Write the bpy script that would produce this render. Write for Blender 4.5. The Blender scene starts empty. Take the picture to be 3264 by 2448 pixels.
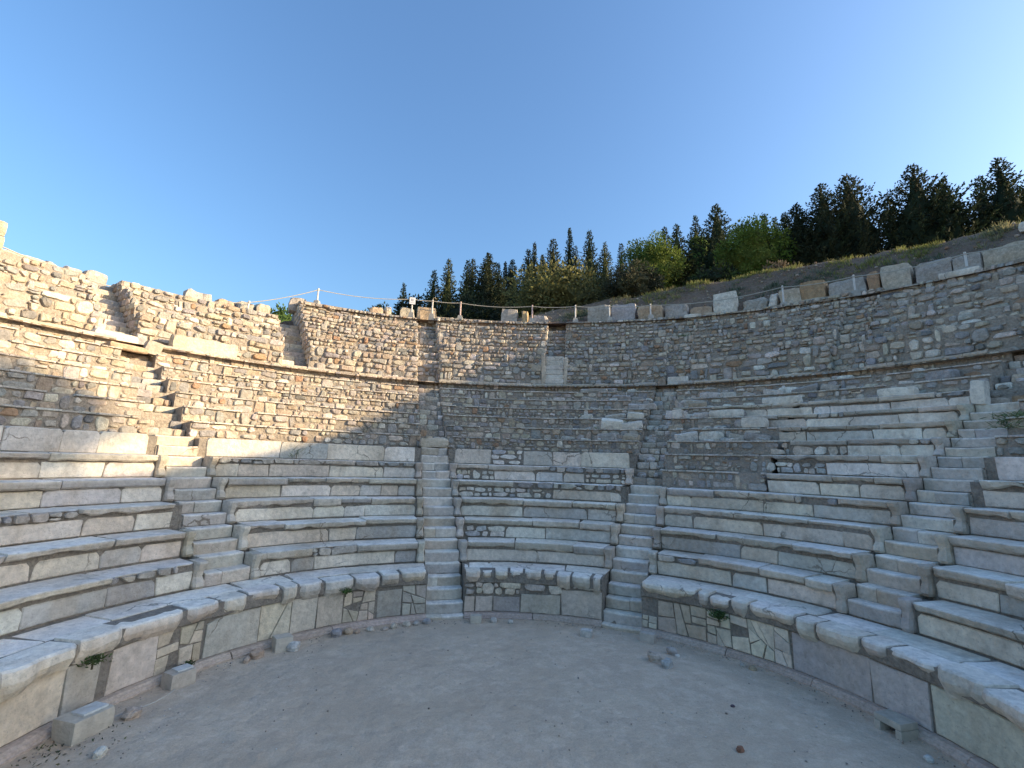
import bpy, math, random
from math import sin, cos, pi, radians, degrees, asin, hypot, sqrt, atan2
from mathutils import Vector, Matrix, noise

scene = bpy.context.scene
COL = scene.collection

# ------------------------------------------------------------------ camera, sky, sun, exposure
CAM_LOC = Vector((-0.0696, -5.0893, 2.892))
PITCH, ROLL, LENS, SHIFT_Y = 11.43, 1.709, 16.795, -0.0173
fw = Vector((0, cos(radians(PITCH)), sin(radians(PITCH))))
rt0 = Vector((1, 0, 0)); up0 = rt0.cross(fw)
rt = cos(radians(ROLL)) * rt0 + sin(radians(ROLL)) * up0
up = -sin(radians(ROLL)) * rt0 + cos(radians(ROLL)) * up0
cam_data = bpy.data.cameras.new('camera'); cam = bpy.data.objects.new('camera', cam_data); COL.objects.link(cam)
m = Matrix((rt, up, -fw)).transposed().to_4x4(); m.translation = CAM_LOC
cam.matrix_world = m
cam_data.sensor_width = 36; cam_data.lens = LENS; cam_data.shift_y = SHIFT_Y
cam_data.clip_start = 0.1; cam_data.clip_end = 2000
scene.camera = cam

SUN_EL, SUN_SA = 17.5, 4.0            # elevation; degrees that the sun stands behind the +x axis
SUN_STRENGTH, SKY_STRENGTH, EXPOSURE = 4.2, 0.15, 1.15
to_sun = Vector((cos(radians(SUN_SA)) * cos(radians(SUN_EL)), -sin(radians(SUN_SA)) * cos(radians(SUN_EL)), sin(radians(SUN_EL))))
world = bpy.data.worlds.new('World'); scene.world = world; world.use_nodes = True
wn = world.node_tree.nodes; wl = world.node_tree.links
bg = wn['Background']; sky = wn.new('ShaderNodeTexSky'); sky.sky_type = 'NISHITA'; sky.sun_disc = False
sky.sun_elevation = radians(SUN_EL); sky.sun_rotation = radians(90 + SUN_SA)
sky.altitude = 50; sky.air_density = 1.4; sky.dust_density = 3.2; sky.ozone_density = 6.0
wl.new(sky.outputs[0], bg.inputs[0]); bg.inputs[1].default_value = SKY_STRENGTH
sun_d = bpy.data.lights.new('sun', 'SUN'); sun_d.energy = SUN_STRENGTH; sun_d.angle = radians(0.6); sun_d.color = (1.0, 0.77, 0.48)
sun = bpy.data.objects.new('sun', sun_d); COL.objects.link(sun); sun.location = (30, -5, 30)
sun.rotation_euler = to_sun.to_track_quat('Z', 'Y').to_euler()
vs = scene.view_settings; vs.view_transform = 'Standard'; vs.look = 'None'; vs.gamma = 1; vs.exposure = EXPOSURE; vs.use_curve_mapping = False
scene.render.resolution_x = 1024; scene.render.resolution_y = 768

# ------------------------------------------------------------------ materials
MATS = {}
def mat(name, attr=True, base=(.5, .5, .5), rough=.9, layers=(), bump=(), spec=.2, translucent=0.0, cracks=None, tint=None):
    """layers: (scale, detail, lo, hi, colour or None, amount); None multiplies the brightness instead of mixing a colour"""
    m = bpy.data.materials.new(name); m.use_nodes = True; n = m.node_tree.nodes; l = m.node_tree.links
    b = n['Principled BSDF']; b.inputs['Roughness'].default_value = rough; b.inputs['Specular IOR Level'].default_value = spec
    geo = n.new('ShaderNodeNewGeometry')
    if attr:
        a = n.new('ShaderNodeAttribute'); a.attribute_name = 'Col'; cur = a.outputs['Color']
    else:
        a = n.new('ShaderNodeRGB'); a.outputs[0].default_value = (*base, 1); cur = a.outputs[0]
    for i, (sc, det, lo, hi, c, amt) in enumerate(layers):
        mp = n.new('ShaderNodeMapping'); mp.inputs['Location'].default_value = (i * 7.3, i * 3.1, i * 5.7)
        if isinstance(sc, tuple): mp.inputs['Scale'].default_value = sc
        l.new(geo.outputs['Position'], mp.inputs['Vector'])
        t = n.new('ShaderNodeTexNoise'); t.inputs['Scale'].default_value = 1 if isinstance(sc, tuple) else sc
        t.inputs['Detail'].default_value = det; t.inputs['Roughness'].default_value = .62
        l.new(mp.outputs[0], t.inputs['Vector'])
        r = n.new('ShaderNodeMapRange'); r.inputs[1].default_value = lo; r.inputs[2].default_value = hi
        l.new(t.outputs['Fac'], r.inputs[0])
        mx = n.new('ShaderNodeMix'); mx.data_type = 'RGBA'
        if c is None:
            mx.blend_type = 'MULTIPLY'; r.inputs[3].default_value = 1 - amt; r.inputs[4].default_value = 1 + amt
            mx.inputs[0].default_value = 1
            l.new(cur, mx.inputs[6]); l.new(r.outputs[0], mx.inputs[7])
        else:
            r.inputs[4].default_value = amt
            l.new(r.outputs[0], mx.inputs[0]); l.new(cur, mx.inputs[6]); mx.inputs[7].default_value = (*c, 1)
        cur = mx.outputs[2]
    if cracks:
        csc, cw, cc = cracks
        t = n.new('ShaderNodeTexNoise'); t.inputs['Scale'].default_value = 3.5; t.inputs['Detail'].default_value = 4; l.new(geo.outputs['Position'], t.inputs['Vector'])
        sc_ = n.new('ShaderNodeVectorMath'); sc_.operation = 'SCALE'; sc_.inputs['Scale'].default_value = .35; l.new(t.outputs['Color'], sc_.inputs[0])
        ad = n.new('ShaderNodeVectorMath'); ad.operation = 'ADD'; l.new(geo.outputs['Position'], ad.inputs[0]); l.new(sc_.outputs[0], ad.inputs[1])
        v = n.new('ShaderNodeTexVoronoi'); v.feature = 'DISTANCE_TO_EDGE'; v.inputs['Scale'].default_value = csc; l.new(ad.outputs[0], v.inputs['Vector'])
        r = n.new('ShaderNodeMapRange'); r.inputs[1].default_value = cw * .3; r.inputs[2].default_value = cw; r.inputs[3].default_value = 1; r.inputs[4].default_value = 0; l.new(v.outputs['Distance'], r.inputs[0])
        t2 = n.new('ShaderNodeTexNoise'); t2.inputs['Scale'].default_value = .9; l.new(geo.outputs['Position'], t2.inputs['Vector'])
        r2 = n.new('ShaderNodeMapRange'); r2.inputs[1].default_value = .555; r2.inputs[2].default_value = .62; r2.inputs[4].default_value = .75; l.new(t2.outputs['Fac'], r2.inputs[0])
        mu = n.new('ShaderNodeMath'); mu.operation = 'MULTIPLY'; l.new(r.outputs[0], mu.inputs[0]); l.new(r2.outputs[0], mu.inputs[1])
        mx = n.new('ShaderNodeMix'); mx.data_type = 'RGBA'; l.new(mu.outputs[0], mx.inputs[0]); l.new(cur, mx.inputs[6]); mx.inputs[7].default_value = (*cc, 1); cur = mx.outputs[2]
    if tint:
        mx = n.new('ShaderNodeMix'); mx.data_type = 'RGBA'; mx.blend_type = 'MULTIPLY'; mx.inputs[0].default_value = 1
        l.new(cur, mx.inputs[6]); mx.inputs[7].default_value = (*tint, 1); cur = mx.outputs[2]
    l.new(cur, b.inputs['Base Color'])
    prev = None
    for (sc, det, dist) in bump:
        t = n.new('ShaderNodeTexNoise'); t.inputs['Scale'].default_value = sc; t.inputs['Detail'].default_value = det
        l.new(geo.outputs['Position'], t.inputs['Vector'])
        bp = n.new('ShaderNodeBump'); bp.inputs['Strength'].default_value = 1; bp.inputs['Distance'].default_value = dist
        l.new(t.outputs['Fac'], bp.inputs['Height'])
        if prev: l.new(prev, bp.inputs['Normal'])
        prev = bp.outputs[0]
    if prev: l.new(prev, b.inputs['Normal'])
    if translucent:
        tr = n.new('ShaderNodeBsdfTranslucent'); l.new(cur, tr.inputs[0])
        ms = n.new('ShaderNodeMixShader'); ms.inputs[0].default_value = translucent
        l.new(b.outputs[0], ms.inputs[1]); l.new(tr.outputs[0], ms.inputs[2])
        l.new(ms.outputs[0], n['Material Output'].inputs[0])
    MATS[name] = m
mat('rubble', layers=[(9, 5, .3, .7, None, .28), (2.2, 4, .5, .75, (.30, .23, .15), .45), (30, 3, .3, .7, None, .15)], bump=[(22, 5, .02), (70, 3, .006)], tint=(1.06, 1.0, .93))
mat('marble', layers=[((1.5, 1.5, .45), 5, .48, .72, (.44, .35, .25), .5), (4.5, 6, .54, .72, (.30, .275, .25), .5), (12, 6, .3, .7, None, .17), (.8, 3, .35, .65, None, .12), (30, 5, .58, .70, (.22, .2, .18), .42)], bump=[(14, 6, .022), (55, 4, .007)], rough=.8, spec=.25, cracks=(1.25, .016, (.13, .105, .08)), tint=(1.08, 1.0, .90))
mat('mortar', attr=False, base=(.37, .315, .255), layers=[(3, 5, .4, .7, (.24, .2, .155), .6), (20, 4, .3, .7, None, .28), (1.1, 3, .5, .7, (.36, .32, .28), .6)], bump=[(12, 6, .05), (60, 4, .012)], rough=1)
mat('dark_mortar', attr=False, base=(.28, .24, .195), layers=[(3, 5, .4, .7, (.17, .142, .112), .6), (20, 4, .3, .7, None, .28), (1.1, 3, .5, .7, (.26, .23, .2), .6)], bump=[(12, 6, .05), (60, 4, .012)], rough=1)
mat('moulding', layers=[(4, 5, .4, .7, (.40, .30, .23), .5), (25, 5, .3, .7, None, .22)], bump=[(20, 5, .012)])
mat('dust', attr=False, base=(.53, .46, .385), layers=[(.9, 5, .35, .65, (.46, .395, .33), .75), (2.0, 6, .46, .60, (.47, .405, .345), .65), (6, 6, .47, .64, (.60, .53, .455), .7), (45, 5, .35, .7, None, .09), (.45, 4, .5, .62, (.44, .37, .30), .5), (13, 6, .64, .70, (.32, .28, .24), .5), (130, 2, .3, .7, None, .12)], bump=[(3, 6, .08), (40, 5, .006)], rough=1, spec=.1, tint=(1.10, 1.0, .88))
mat('earth', attr=False, base=(.20, .135, .095), layers=[(.8, 5, .4, .65, (.27, .205, .15), .8), (6, 6, .45, .7, (.13, .09, .065), .7), (30, 4, .3, .7, None, .3)], bump=[(4, 6, .15), (30, 4, .04)], rough=1)
mat('dry_ground', attr=False, base=(.30, .25, .18), layers=[(.1, 4, .4, .65, (.2, .18, .1), .8)], rough=1)
mat('foliage', layers=[(1.3, 3, .3, .7, None, .3)], rough=.8, spec=.15, translucent=.22)
mat('grass', layers=[(2.0, 3, .3, .7, None, .2)], rough=.8, spec=.1, translucent=.35)
mat('bark', layers=[(14, 4, .3, .7, None, .35)], bump=[(20, 4, .03)])
mat('painted_metal', rough=.5, spec=.4, layers=[(9, 4, .45, .7, (.45, .36, .30), .3)])
mat('rope', layers=[(60, 2, .3, .7, None, .15)])
mat('concrete', layers=[(12, 5, .3, .7, None, .15), (3, 4, .5, .7, (.35, .3, .25), .4)], bump=[(40, 4, .008)])

# ------------------------------------------------------------------ mesh building
POS = {}
class MB:
    def __init__(s): s.v = []; s.f = []; s.c = []
    def add(s, vs, fs, col):
        o = len(s.v); s.v += [tuple(p) for p in vs]; s.f += [tuple(i + o for i in f) for f in fs]
        if col and isinstance(col[0], (tuple, list)): s.c += [tuple(c) for c in col]
        else: s.c += [tuple(col)] * len(vs)
    def build(s, name, material, parent=None, kind=None, smooth=False, label=None):
        xs = [p[0] for p in s.v]; ys = [p[1] for p in s.v]; zs = [p[2] for p in s.v]
        o = Vector(((min(xs) + max(xs)) / 2, (min(ys) + max(ys)) / 2, min(zs)))
        me = bpy.data.meshes.new(name)
        me.from_pydata([(p[0] - o.x, p[1] - o.y, p[2] - o.z) for p in s.v], [], s.f)
        at = me.attributes.new('Col', 'FLOAT_COLOR', 'POINT')
        flat = []
        for c in s.c: flat += (c[0], c[1], c[2], 1.0)
        at.data.foreach_set('color', flat)
        me.materials.append(MATS[material])
        if smooth: me.polygons.foreach_set('use_smooth', [True] * len(me.polygons))
        ob = bpy.data.objects.new(name, me); COL.objects.link(ob)
        ob.location = o - POS[parent.name] if parent else o
        if parent: ob.parent = parent
        POS[ob.name] = o
        if kind: ob['kind'] = kind
        if label: ob['label'] = label
        return ob
def tag(o, label, cat, group=None):
    o['label'] = label; o['category'] = cat
    if group: o['group'] = group
    return o
def thing(name, loc, label, cat, group=None):
    o = bpy.data.objects.new(name, None); COL.objects.link(o); o.location = loc; o.empty_display_size = .3
    POS[o.name] = Vector(loc); return tag(o, label, cat, group)

def cp(az, r, z):
    a = radians(az); return (r * sin(a), r * cos(a), z)
def arcmap(az_ref, r):
    return lambda s, z, d: cp(az_ref + degrees(s / r), r - d, z)
def vary(rng, c, a=.12):
    k = 1 + rng.uniform(-a, a); return tuple(max(.01, x * k * (1 + rng.uniform(-a, a) * .25)) for x in c)

RUB = [((.41, .39, .365), 26), ((.48, .43, .36), 24), ((.32, .32, .32), 16), ((.55, .505, .435), 15), ((.41, .345, .275), 12), ((.64, .60, .545), 6), ((.35, .24, .165), 3), ((.22, .22, .225), 5)]
def rubcol(rng):
    t = rng.uniform(0, sum(w for _, w in RUB))
    for c, w in RUB:
        t -= w
        if t <= 0: return vary(rng, c, .15)
    return RUB[0][0]
MAR = [((.60, .575, .53), 40), ((.56, .50, .42), 22), ((.47, .475, .48), 14), ((.66, .64, .60), 16), ((.37, .385, .40), 6)]
def marcol(rng):
    t = rng.uniform(0, sum(w for _, w in MAR))
    for c, w in MAR:
        t -= w
        if t <= 0: return vary(rng, c, .1)
    return MAR[0][0]

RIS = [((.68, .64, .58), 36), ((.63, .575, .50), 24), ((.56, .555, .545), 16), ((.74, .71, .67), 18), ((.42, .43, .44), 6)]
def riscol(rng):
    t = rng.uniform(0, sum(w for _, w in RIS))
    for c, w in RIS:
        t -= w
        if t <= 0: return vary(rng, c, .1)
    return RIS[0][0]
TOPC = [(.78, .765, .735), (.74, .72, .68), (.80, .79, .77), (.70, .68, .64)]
def loft(mb, rings, col, cap=True, closed=False):
    n = len(rings[0]); vs = [p for r in rings for p in r]; fs = []
    for i in range(len(rings) - 1):
        for j in range(n if closed else n - 1):
            a = i * n + j; b = i * n + (j + 1) % n
            fs.append((a, b, b + n, a + n))
    if cap:
        fs.append(tuple(range(n - 1, -1, -1))); fs.append(tuple((len(rings) - 1) * n + j for j in range(n)))
    mb.add(vs, fs, col)

def poly_stone(mb, poly, mf, proud, back, col, rng, bev=.2):
    n = len(poly); cx = sum(p[0] for p in poly) / n; cz = sum(p[1] for p in poly) / n
    vs = []
    for s, z in poly: vs.append(mf(s, z, -back))
    for s, z in poly: vs.append(mf(s + rng.uniform(-.004, .004), z + rng.uniform(-.004, .004), proud * rng.uniform(.35, .65)))
    b = bev * rng.uniform(.7, 1.3)
    tx, tz = rng.uniform(-.25, .25), rng.uniform(-.25, .25)
    for s, z in poly:
        u, v = s - cx, z - cz
        vs.append(mf(cx + u * (1 - b), cz + v * (1 - b), max(.3 * proud, proud * rng.uniform(.85, 1.1) + tx * u * .3 + tz * v * .3)))
    vs.append(mf(cx + rng.uniform(-.02, .02), cz + rng.uniform(-.02, .02), proud * rng.uniform(1.0, 1.15)))
    fs = []
    for k in (0, 1):
        for j in range(n):
            a = k * n + j; c = k * n + (j + 1) % n; fs.append((a, c, c + n, a + n))
    for j in range(n): fs.append((2 * n + j, 2 * n + (j + 1) % n, 3 * n))
    mb.add(vs, fs, col)

def chaikin(q, rng, lo=.06, hi=.33):
    out = []
    n = len(q)
    for i in range(n):
        a, b = q[i], q[(i + 1) % n]
        t0, t1 = rng.uniform(lo, hi), 1 - rng.uniform(lo, hi)
        out.append((a[0] + (b[0] - a[0]) * t0, a[1] + (b[1] - a[1]) * t0))
        out.append((a[0] + (b[0] - a[0]) * t1, a[1] + (b[1] - a[1]) * t1))
    return out
def parea(p):
    return abs(sum(p[i][0] * p[(i + 1) % len(p)][1] - p[(i + 1) % len(p)][0] * p[i][1] for i in range(len(p)))) / 2

def rubble_polys(L, z0, z1, ch, rng, gap=.016, skip=.04, wmul=1.0, ragged_top=False, thin=False):
    """irregular coursed rubble over the strip s in [0,L], z in [z0,z1]; returns outlines"""
    nc = max(1, round((z1 - z0) / ch)); H = (z1 - z0) / nc
    ph = [rng.uniform(0, 10) for _ in range(nc + 1)]
    def line(j, s):
        if j <= 0: return z0
        if j >= nc: return z1 - (.035 * abs(noise.noise((s * 2.1, ph[j], 3))) if ragged_top else .0)
        return z0 + H * j + .22 * H * noise.noise((s * 1.5, ph[j], 0)) * 1.6
    blocked = [[] for _ in range(nc + 1)]; out = []
    for j in range(nc):
        free = [(0, L)]
        for b in sorted(blocked[j]):
            a0, a1 = free.pop(); free.append((a0, b[0])); free.append((b[1], a1))
        for a0, a1 in free:
            s = a0
            while s < a1 - .03:
                w = H * rng.choice((.75, 1.0, 1.2, 1.4, 1.7, 2.1, 2.6)) * rng.uniform(.8, 1.2) * wmul
                if a1 - (s + w) < .09: w = a1 - s
                e = s + w; jt = j + 1
                if j + 1 < nc and rng.random() < .2 and .12 < w < .36: jt = j + 2; blocked[j + 1].append((s, e))
                if rng.random() > skip:
                    J = .17 * H
                    q = [(s, line(j, s)), (e, line(j, e)), (e, line(jt, e)), (s, line(jt, s))]
                    q = [(a + rng.uniform(-J, J), b + rng.uniform(-J, J) * .6) for a, b in q]
                    if thin:
                        out.append(chaikin([(s + .004, z0), (e - .004, z0), (e - .004, z1), (s + .004, z1)], rng, .02, .06)); s = e; continue
                    if w > 1.6 * H or rng.random() < .35:
                        q.insert(1, ((q[0][0] + q[1][0]) / 2 + rng.uniform(-J, J), (q[0][1] + q[1][1]) / 2 + rng.uniform(-J, J) * .8))
                        q.insert(4, ((q[3][0] + q[4][0]) / 2 + rng.uniform(-J, J), (q[3][1] + q[4][1]) / 2 + rng.uniform(-J, J) * .8))
                    parts = [q]
                    if len(q) == 4 and rng.random() < .16 and jt == j + 1:      # two thin flat stones instead of one
                        t = rng.uniform(.38, .62)
                        ml = (q[0][0] + (q[3][0] - q[0][0]) * t, q[0][1] + (q[3][1] - q[0][1]) * t)
                        mr = (q[1][0] + (q[2][0] - q[1][0]) * t, q[1][1] + (q[2][1] - q[1][1]) * t)
                        parts = [[q[0], q[1], mr, ml], [ml, mr, q[2], q[3]]]
                    for pq in parts:
                        cx = sum(p[0] for p in pq) / len(pq); cz = sum(p[1] for p in pq) / len(pq)
                        hw = max(abs(p[0] - cx) for p in pq); hh = max(abs(p[1] - cz) for p in pq)
                        if hw < .03 or hh < .02: continue
                        g = gap * rng.uniform(.6, 1.6)
                        fx, fz = max(.5, 1 - g / hw), max(.5, 1 - g * .8 / hh)
                        if rng.random() < .3: k_ = rng.uniform(.68, .95); fx *= k_; fz *= rng.uniform(.75, 1)
                        ro = rng.uniform(-.14, .14) if hw < 2 * hh else rng.uniform(-.05, .05); cr, sr = cos(ro), sin(ro)
                        pq = [((a - cx) * fx, (b - cz) * fz) for a, b in pq]
                        pq = [(cx + a * cr - b * sr, cz + a * sr + b * cr) for a, b in pq]
                        if rng.random() < .62:
                            hw2 = max(abs(p[0] - cx) for p in pq); hh2 = max(abs(p[1] - cz) for p in pq); nn = rng.randint(5, 7); a0_ = rng.uniform(0, 6.28); pq = []
                            for q_ in range(nn):
                                an = a0_ + 2 * pi * (q_ + rng.uniform(-.3, .3)) / nn; ca_, sa_ = cos(an), sin(an); k_ = rng.uniform(.84, 1.05)
                                pq.append((cx + hw2 * k_ * abs(ca_) ** .62 * (1 if ca_ > 0 else -1), cz + hh2 * k_ * abs(sa_) ** .62 * (1 if sa_ > 0 else -1)))
                            out.append(chaikin(pq, rng, .08, .26))
                        else: out.append(chaikin(pq, rng))
                        if rng.random() < .22:
                            e0, e1 = cx + hw * rng.choice((-1, 1)), cz + hh * rng.choice((-1, 1)); q0 = rng.uniform(.02, .04)
                            if z0 + .04 < e1 < z1 - .04 and .04 < e0 < L - .04:
                                out.append(chaikin([(e0 - q0 * 1.3, e1 - q0 * .7), (e0 + q0, e1 - q0 * .5), (e0 + q0 * 1.2, e1 + q0 * .6), (e0 - q0 * .6, e1 + q0 * .8)], rng))
                s = e
    return out

class Rubble:
    """collects the stones of one thing: the 300 largest become parts, the rest one part of kind stuff"""
    def __init__(s): s.items = []
    def band(s, az0, az1, r, z0, z1, rng, ch=.17, proud=(.02, .055), colf=rubcol, **kw):
        L = radians(az1 - az0) * r
        if L < .08: return
        mf = arcmap(az0, r)
        for p in rubble_polys(L, z0, z1, ch, rng, **kw): s.items.append((parea(p), p, mf, rng.uniform(*proud), colf(rng)))
    def flush(s, root, rng, name='stone', limit=300):
        s.items.sort(key=lambda t: -t[0])
        rest = MB(); k = 0
        for i, (a, p, mf, pr, c) in enumerate(s.items):
            if i < limit:
                mb = MB(); poly_stone(mb, p, mf, pr, .05, c, rng); mb.build(name, 'rubble', root)
            else:
                poly_stone(rest, p, mf, pr, .05, c, rng); k += 1
        if k: rest.build('small_stones', 'rubble', root, kind='stuff')

def core(root, prof, az0, az1, edge=None, step=2.0, name='core', amp=.02, material='mortar'):
    """stepped body of a wedge: profile (r,z) swept from az0 to az1; edge(r, side) may give the azimuth at each end"""
    n = max(2, int(abs(az1 - az0) / step) + 1); rings = []
    for i in range(n + 1):
        t = i / n; ring = []
        for r, z in prof:
            a0 = edge(r, 0) if edge else az0; a1 = edge(r, 1) if edge else az1
            az = a0 + (a1 - a0) * t
            k = noise.noise((az * .35, r * 2.3, z * 3)) * amp
            ring.append(cp(az, r + k, z + noise.noise((az * .3 + 9, r, z)) * amp * .5))
        rings.append(ring)
    mb = MB(); loft(mb, rings, (.2, .2, .2)); return mb.build(name, material, root)

def block(az0, az1, rface, z0, z1, th, rng, col, mb=None, bev=.012, chip=.03, slant=.02, rough=.006, top_wave=0.0):
    """a dressed block of a curved wall: face at rface, thickness th behind it"""
    mb = mb or MB(); L = radians(az1 - az0) * rface; mf = arcmap(az0, rface)
    n = max(2, int(L / .16)); sl0, sl1 = rng.uniform(-slant, slant), rng.uniform(-slant, slant)
    seed = rng.uniform(0, 100); tilt = rng.uniform(-.008, .008)
    q_ = min(.05, L * .2); ss = sorted([0, bev, q_] + [L * i / n for i in range(1, n) if q_ + .02 < L * i / n < L - q_ - .02] + [L - q_, L - bev, L]); rings = []
    c0, c1 = rng.random() < .45, rng.random() < .45
    h = z1 - z0
    for i, s in enumerate(ss):
        end = i in (0, len(ss) - 1); b = bev * 1.0
        t = s / L; sb = s + (sl0 * (1 - t) + sl1 * t) * 0; 
        off_t = sl0 * (1 - t) + sl1 * t
        zt = z1 - top_wave * max(0, noise.noise((s * 3, seed, 1)) + .15) - chip * .25 * abs(noise.noise((s * 6, seed, 2)))
        zb = z0 + .004 * noise.noise((s * 5, seed, 4))
        if c0 and s < .05: zt -= chip * (1 - s / .05)
        if c1 and L - s < .05: zt -= chip * (1 - (L - s) / .05)
        d = rough * noise.noise((s * 4, seed, 7)) + tilt * (t - .5)
        f = -b if end else 0
        m2 = (zb + zt) / 2
        rings.append([mf(s, zb, -th), mf(s, zb, d + f - b), mf(s, zb + b, d + f), mf(s + off_t * .5, m2, d + f + rough * noise.noise((s * 5, seed, 9))), mf(s + off_t, zt - b, d + f), mf(s + off_t, zt, d + f - b), mf(s + off_t, zt, -th)])
    loft(mb, rings, col)
    return mb

def seat_slab(az0, az1, rnose, zt, t, depth, rng, col, damage=.05, mb=None):
    mb = mb or MB(); L = radians(az1 - az0) * rnose; mf = arcmap(az0, rnose)
    n = max(4, int(L / .075)); seed = rng.uniform(0, 100); rings = []
    sl = rng.uniform(-.05, .05); sl1 = rng.uniform(-.05, .05); lift = rng.uniform(-.008, .008)
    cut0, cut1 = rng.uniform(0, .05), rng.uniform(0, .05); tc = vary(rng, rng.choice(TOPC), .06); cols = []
    for i in range(n + 1):
        s = L * i / n; u = i / n; sh = sl * (1 - u) + sl1 * u
        a = noise.noise((s * 2.0, seed, 0)); b = noise.noise((s * 9, seed, 5)); c = math.floor(noise.noise((s * 3.6, seed, 11)) * 5) / 5
        nose = damage * (max(0, a) * .8 + max(0, b) * .35) + (cut0 if i == 0 else 0) + (cut1 if i == n else 0)
        under = damage * (0.2 + max(0, c) * 1.9 + .45 * abs(b))
        tt = t * (1 + .38 * c * damage / .05 * .6 + .1 * b * min(1, damage / .03))
        z = zt + lift + .005 * b
        rings.append([mf(s + sh, z, -depth), mf(s + sh * .3, z - .002, -nose - .03), mf(s, z - .010 - .012 * abs(b), -nose),
                      mf(s, z - tt * .5, -nose - .006 - under * .2), mf(s, z - tt * .78, -nose - under * .5 - .006 * b), mf(s, z - tt, -nose * .6 - under - .025), mf(s, z - tt, -depth)])
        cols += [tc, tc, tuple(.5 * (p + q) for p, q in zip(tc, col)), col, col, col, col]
    loft(mb, rings, cols); return mb

def split_arc(az0, az1, r, lo, hi, rng):
    """cut an arc into pieces lo..hi metres long"""
    L = radians(az1 - az0) * r; out = []; s = 0
    while s < L - 1e-6:
        w = rng.uniform(lo, hi)
        if L - s - w < lo * .7: w = L - s
        out.append((az0 + degrees(s / r), az0 + degrees((s + w) / r))); s += w
    return out

def rock(size, rng, col, loc=(0, 0, 0), mb=None, flat=.7, nu=9, nv=5, rz=None, box=.0):
    mb = mb or MB(); seed = rng.uniform(0, 100); rz = rng.uniform(0, 6.28) if rz is None else rz
    sx, sy, sz = size if isinstance(size, tuple) else (size, size * rng.uniform(.65, 1), size * flat)
    vs = []; fs = []
    def P(u, v):
        d = Vector((cos(u) * cos(v), sin(u) * cos(v), sin(v)))
        e = .55 if box else .8
        q = Vector([abs(x) ** e * (1 if x > 0 else -1) for x in d])
        k = 1 + .28 * noise.noise(d * 1.3 + Vector((seed, 0, 0))) + .12 * noise.noise(d * 3.1 + Vector((0, seed, 0)))
        q = q * k; x, y, z = q.x * sx / 2, q.y * sy / 2, max(-.46, q.z / 2) * sz + sz * .42
        return (loc[0] + x * cos(rz) - y * sin(rz), loc[1] + x * sin(rz) + y * cos(rz), loc[2] + z)
    vs.append(P(0, -pi / 2))
    for j in range(1, nv):
        for i in range(nu): vs.append(P(2 * pi * (i + .5 * (j % 2)) / nu, -pi / 2 + pi * j / nv))
    vs.append(P(0, pi / 2))
    for i in range(nu): fs.append((0, 1 + (i + 1) % nu, 1 + i))
    for j in range(nv - 2):
        for i in range(nu):
            a = 1 + j * nu + i; b = 1 + j * nu + (i + 1) % nu; fs.append((a, b, b + nu, a + nu))
    top = len(vs) - 1; o = 1 + (nv - 2) * nu
    for i in range(nu): fs.append((o + i, o + (i + 1) % nu, top))
    mb.add(vs, fs, col); return mb

def hewn(size, loc, rz, rng, col, mb=None, wear=.04, tilt=(0, 0)):
    """a worn rectangular stone: box of 4x3x3 cells with rounded, chipped corners; loc is the base centre"""
    mb = mb or MB(); sx, sy, sz = size; seed = rng.uniform(0, 100)
    N = (5, 4, 4); idx = {}; vs = []; fs = []
    R = Matrix.Rotation(rz, 3, 'Z') @ Matrix.Rotation(tilt[0], 3, 'X') @ Matrix.Rotation(tilt[1], 3, 'Y')
    def V(i, j, k):
        if (i, j, k) not in idx:
            p = Vector((i / N[0] - .5, j / N[1] - .5, k / N[2] - .5))
            w = Vector((p.x * sx, p.y * sy, p.z * sz))
            ed = (abs(p.x) > .49) + (abs(p.y) > .49) + (abs(p.z) > .49)
            n3 = noise.noise_vector(w * 2.2 + Vector((seed, 0, 0))); n4 = noise.noise_vector(w * 6 + Vector((0, seed, 0)))
            w = w * (1 - (0, 0, .4, .9)[ed] * wear / max(.15, min(sx, sy, sz)) * (1 + n4.x)) + n3 * wear * .8 + n4 * wear * .35
            w.z += sz / 2
            idx[(i, j, k)] = len(vs); vs.append(tuple(Vector(loc) + R @ w))
        return idx[(i, j, k)]
    for i in range(N[0]):
        for j in range(N[1]):
            fs.append((V(i, j, 0), V(i, j + 1, 0), V(i + 1, j + 1, 0), V(i + 1, j, 0)))
            fs.append((V(i, j, N[2]), V(i + 1, j, N[2]), V(i + 1, j + 1, N[2]), V(i, j + 1, N[2])))
    for i in range(N[0]):
        for k in range(N[2]):
            fs.append((V(i, 0, k), V(i + 1, 0, k), V(i + 1, 0, k + 1), V(i, 0, k + 1)))
            fs.append((V(i, N[1], k), V(i, N[1], k + 1), V(i + 1, N[1], k + 1), V(i + 1, N[1], k)))
    for j in range(N[1]):
        for k in range(N[2]):
            fs.append((V(0, j, k), V(0, j, k + 1), V(0, j + 1, k + 1), V(0, j + 1, k)))
            fs.append((V(N[0], j, k), V(N[0], j + 1, k), V(N[0], j + 1, k + 1), V(N[0], j, k + 1)))
    mb.add(vs, fs, col); return mb

def tube(mb, pts, rads, col, n=6):
    rings = []
    for i, p in enumerate(pts):
        p = Vector(p); d = (Vector(pts[min(i + 1, len(pts) - 1)]) - Vector(pts[max(i - 1, 0)])).normalized()
        a = d.cross(Vector((.13, .9, .21))).normalized(); b = d.cross(a)
        rings.append([tuple(p + (a * cos(2 * pi * k / n) + b * sin(2 * pi * k / n)) * (rads[i] if isinstance(rads, (list, tuple)) else rads)) for k in range(n)])
    loft(mb, rings, col, closed=True)

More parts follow.
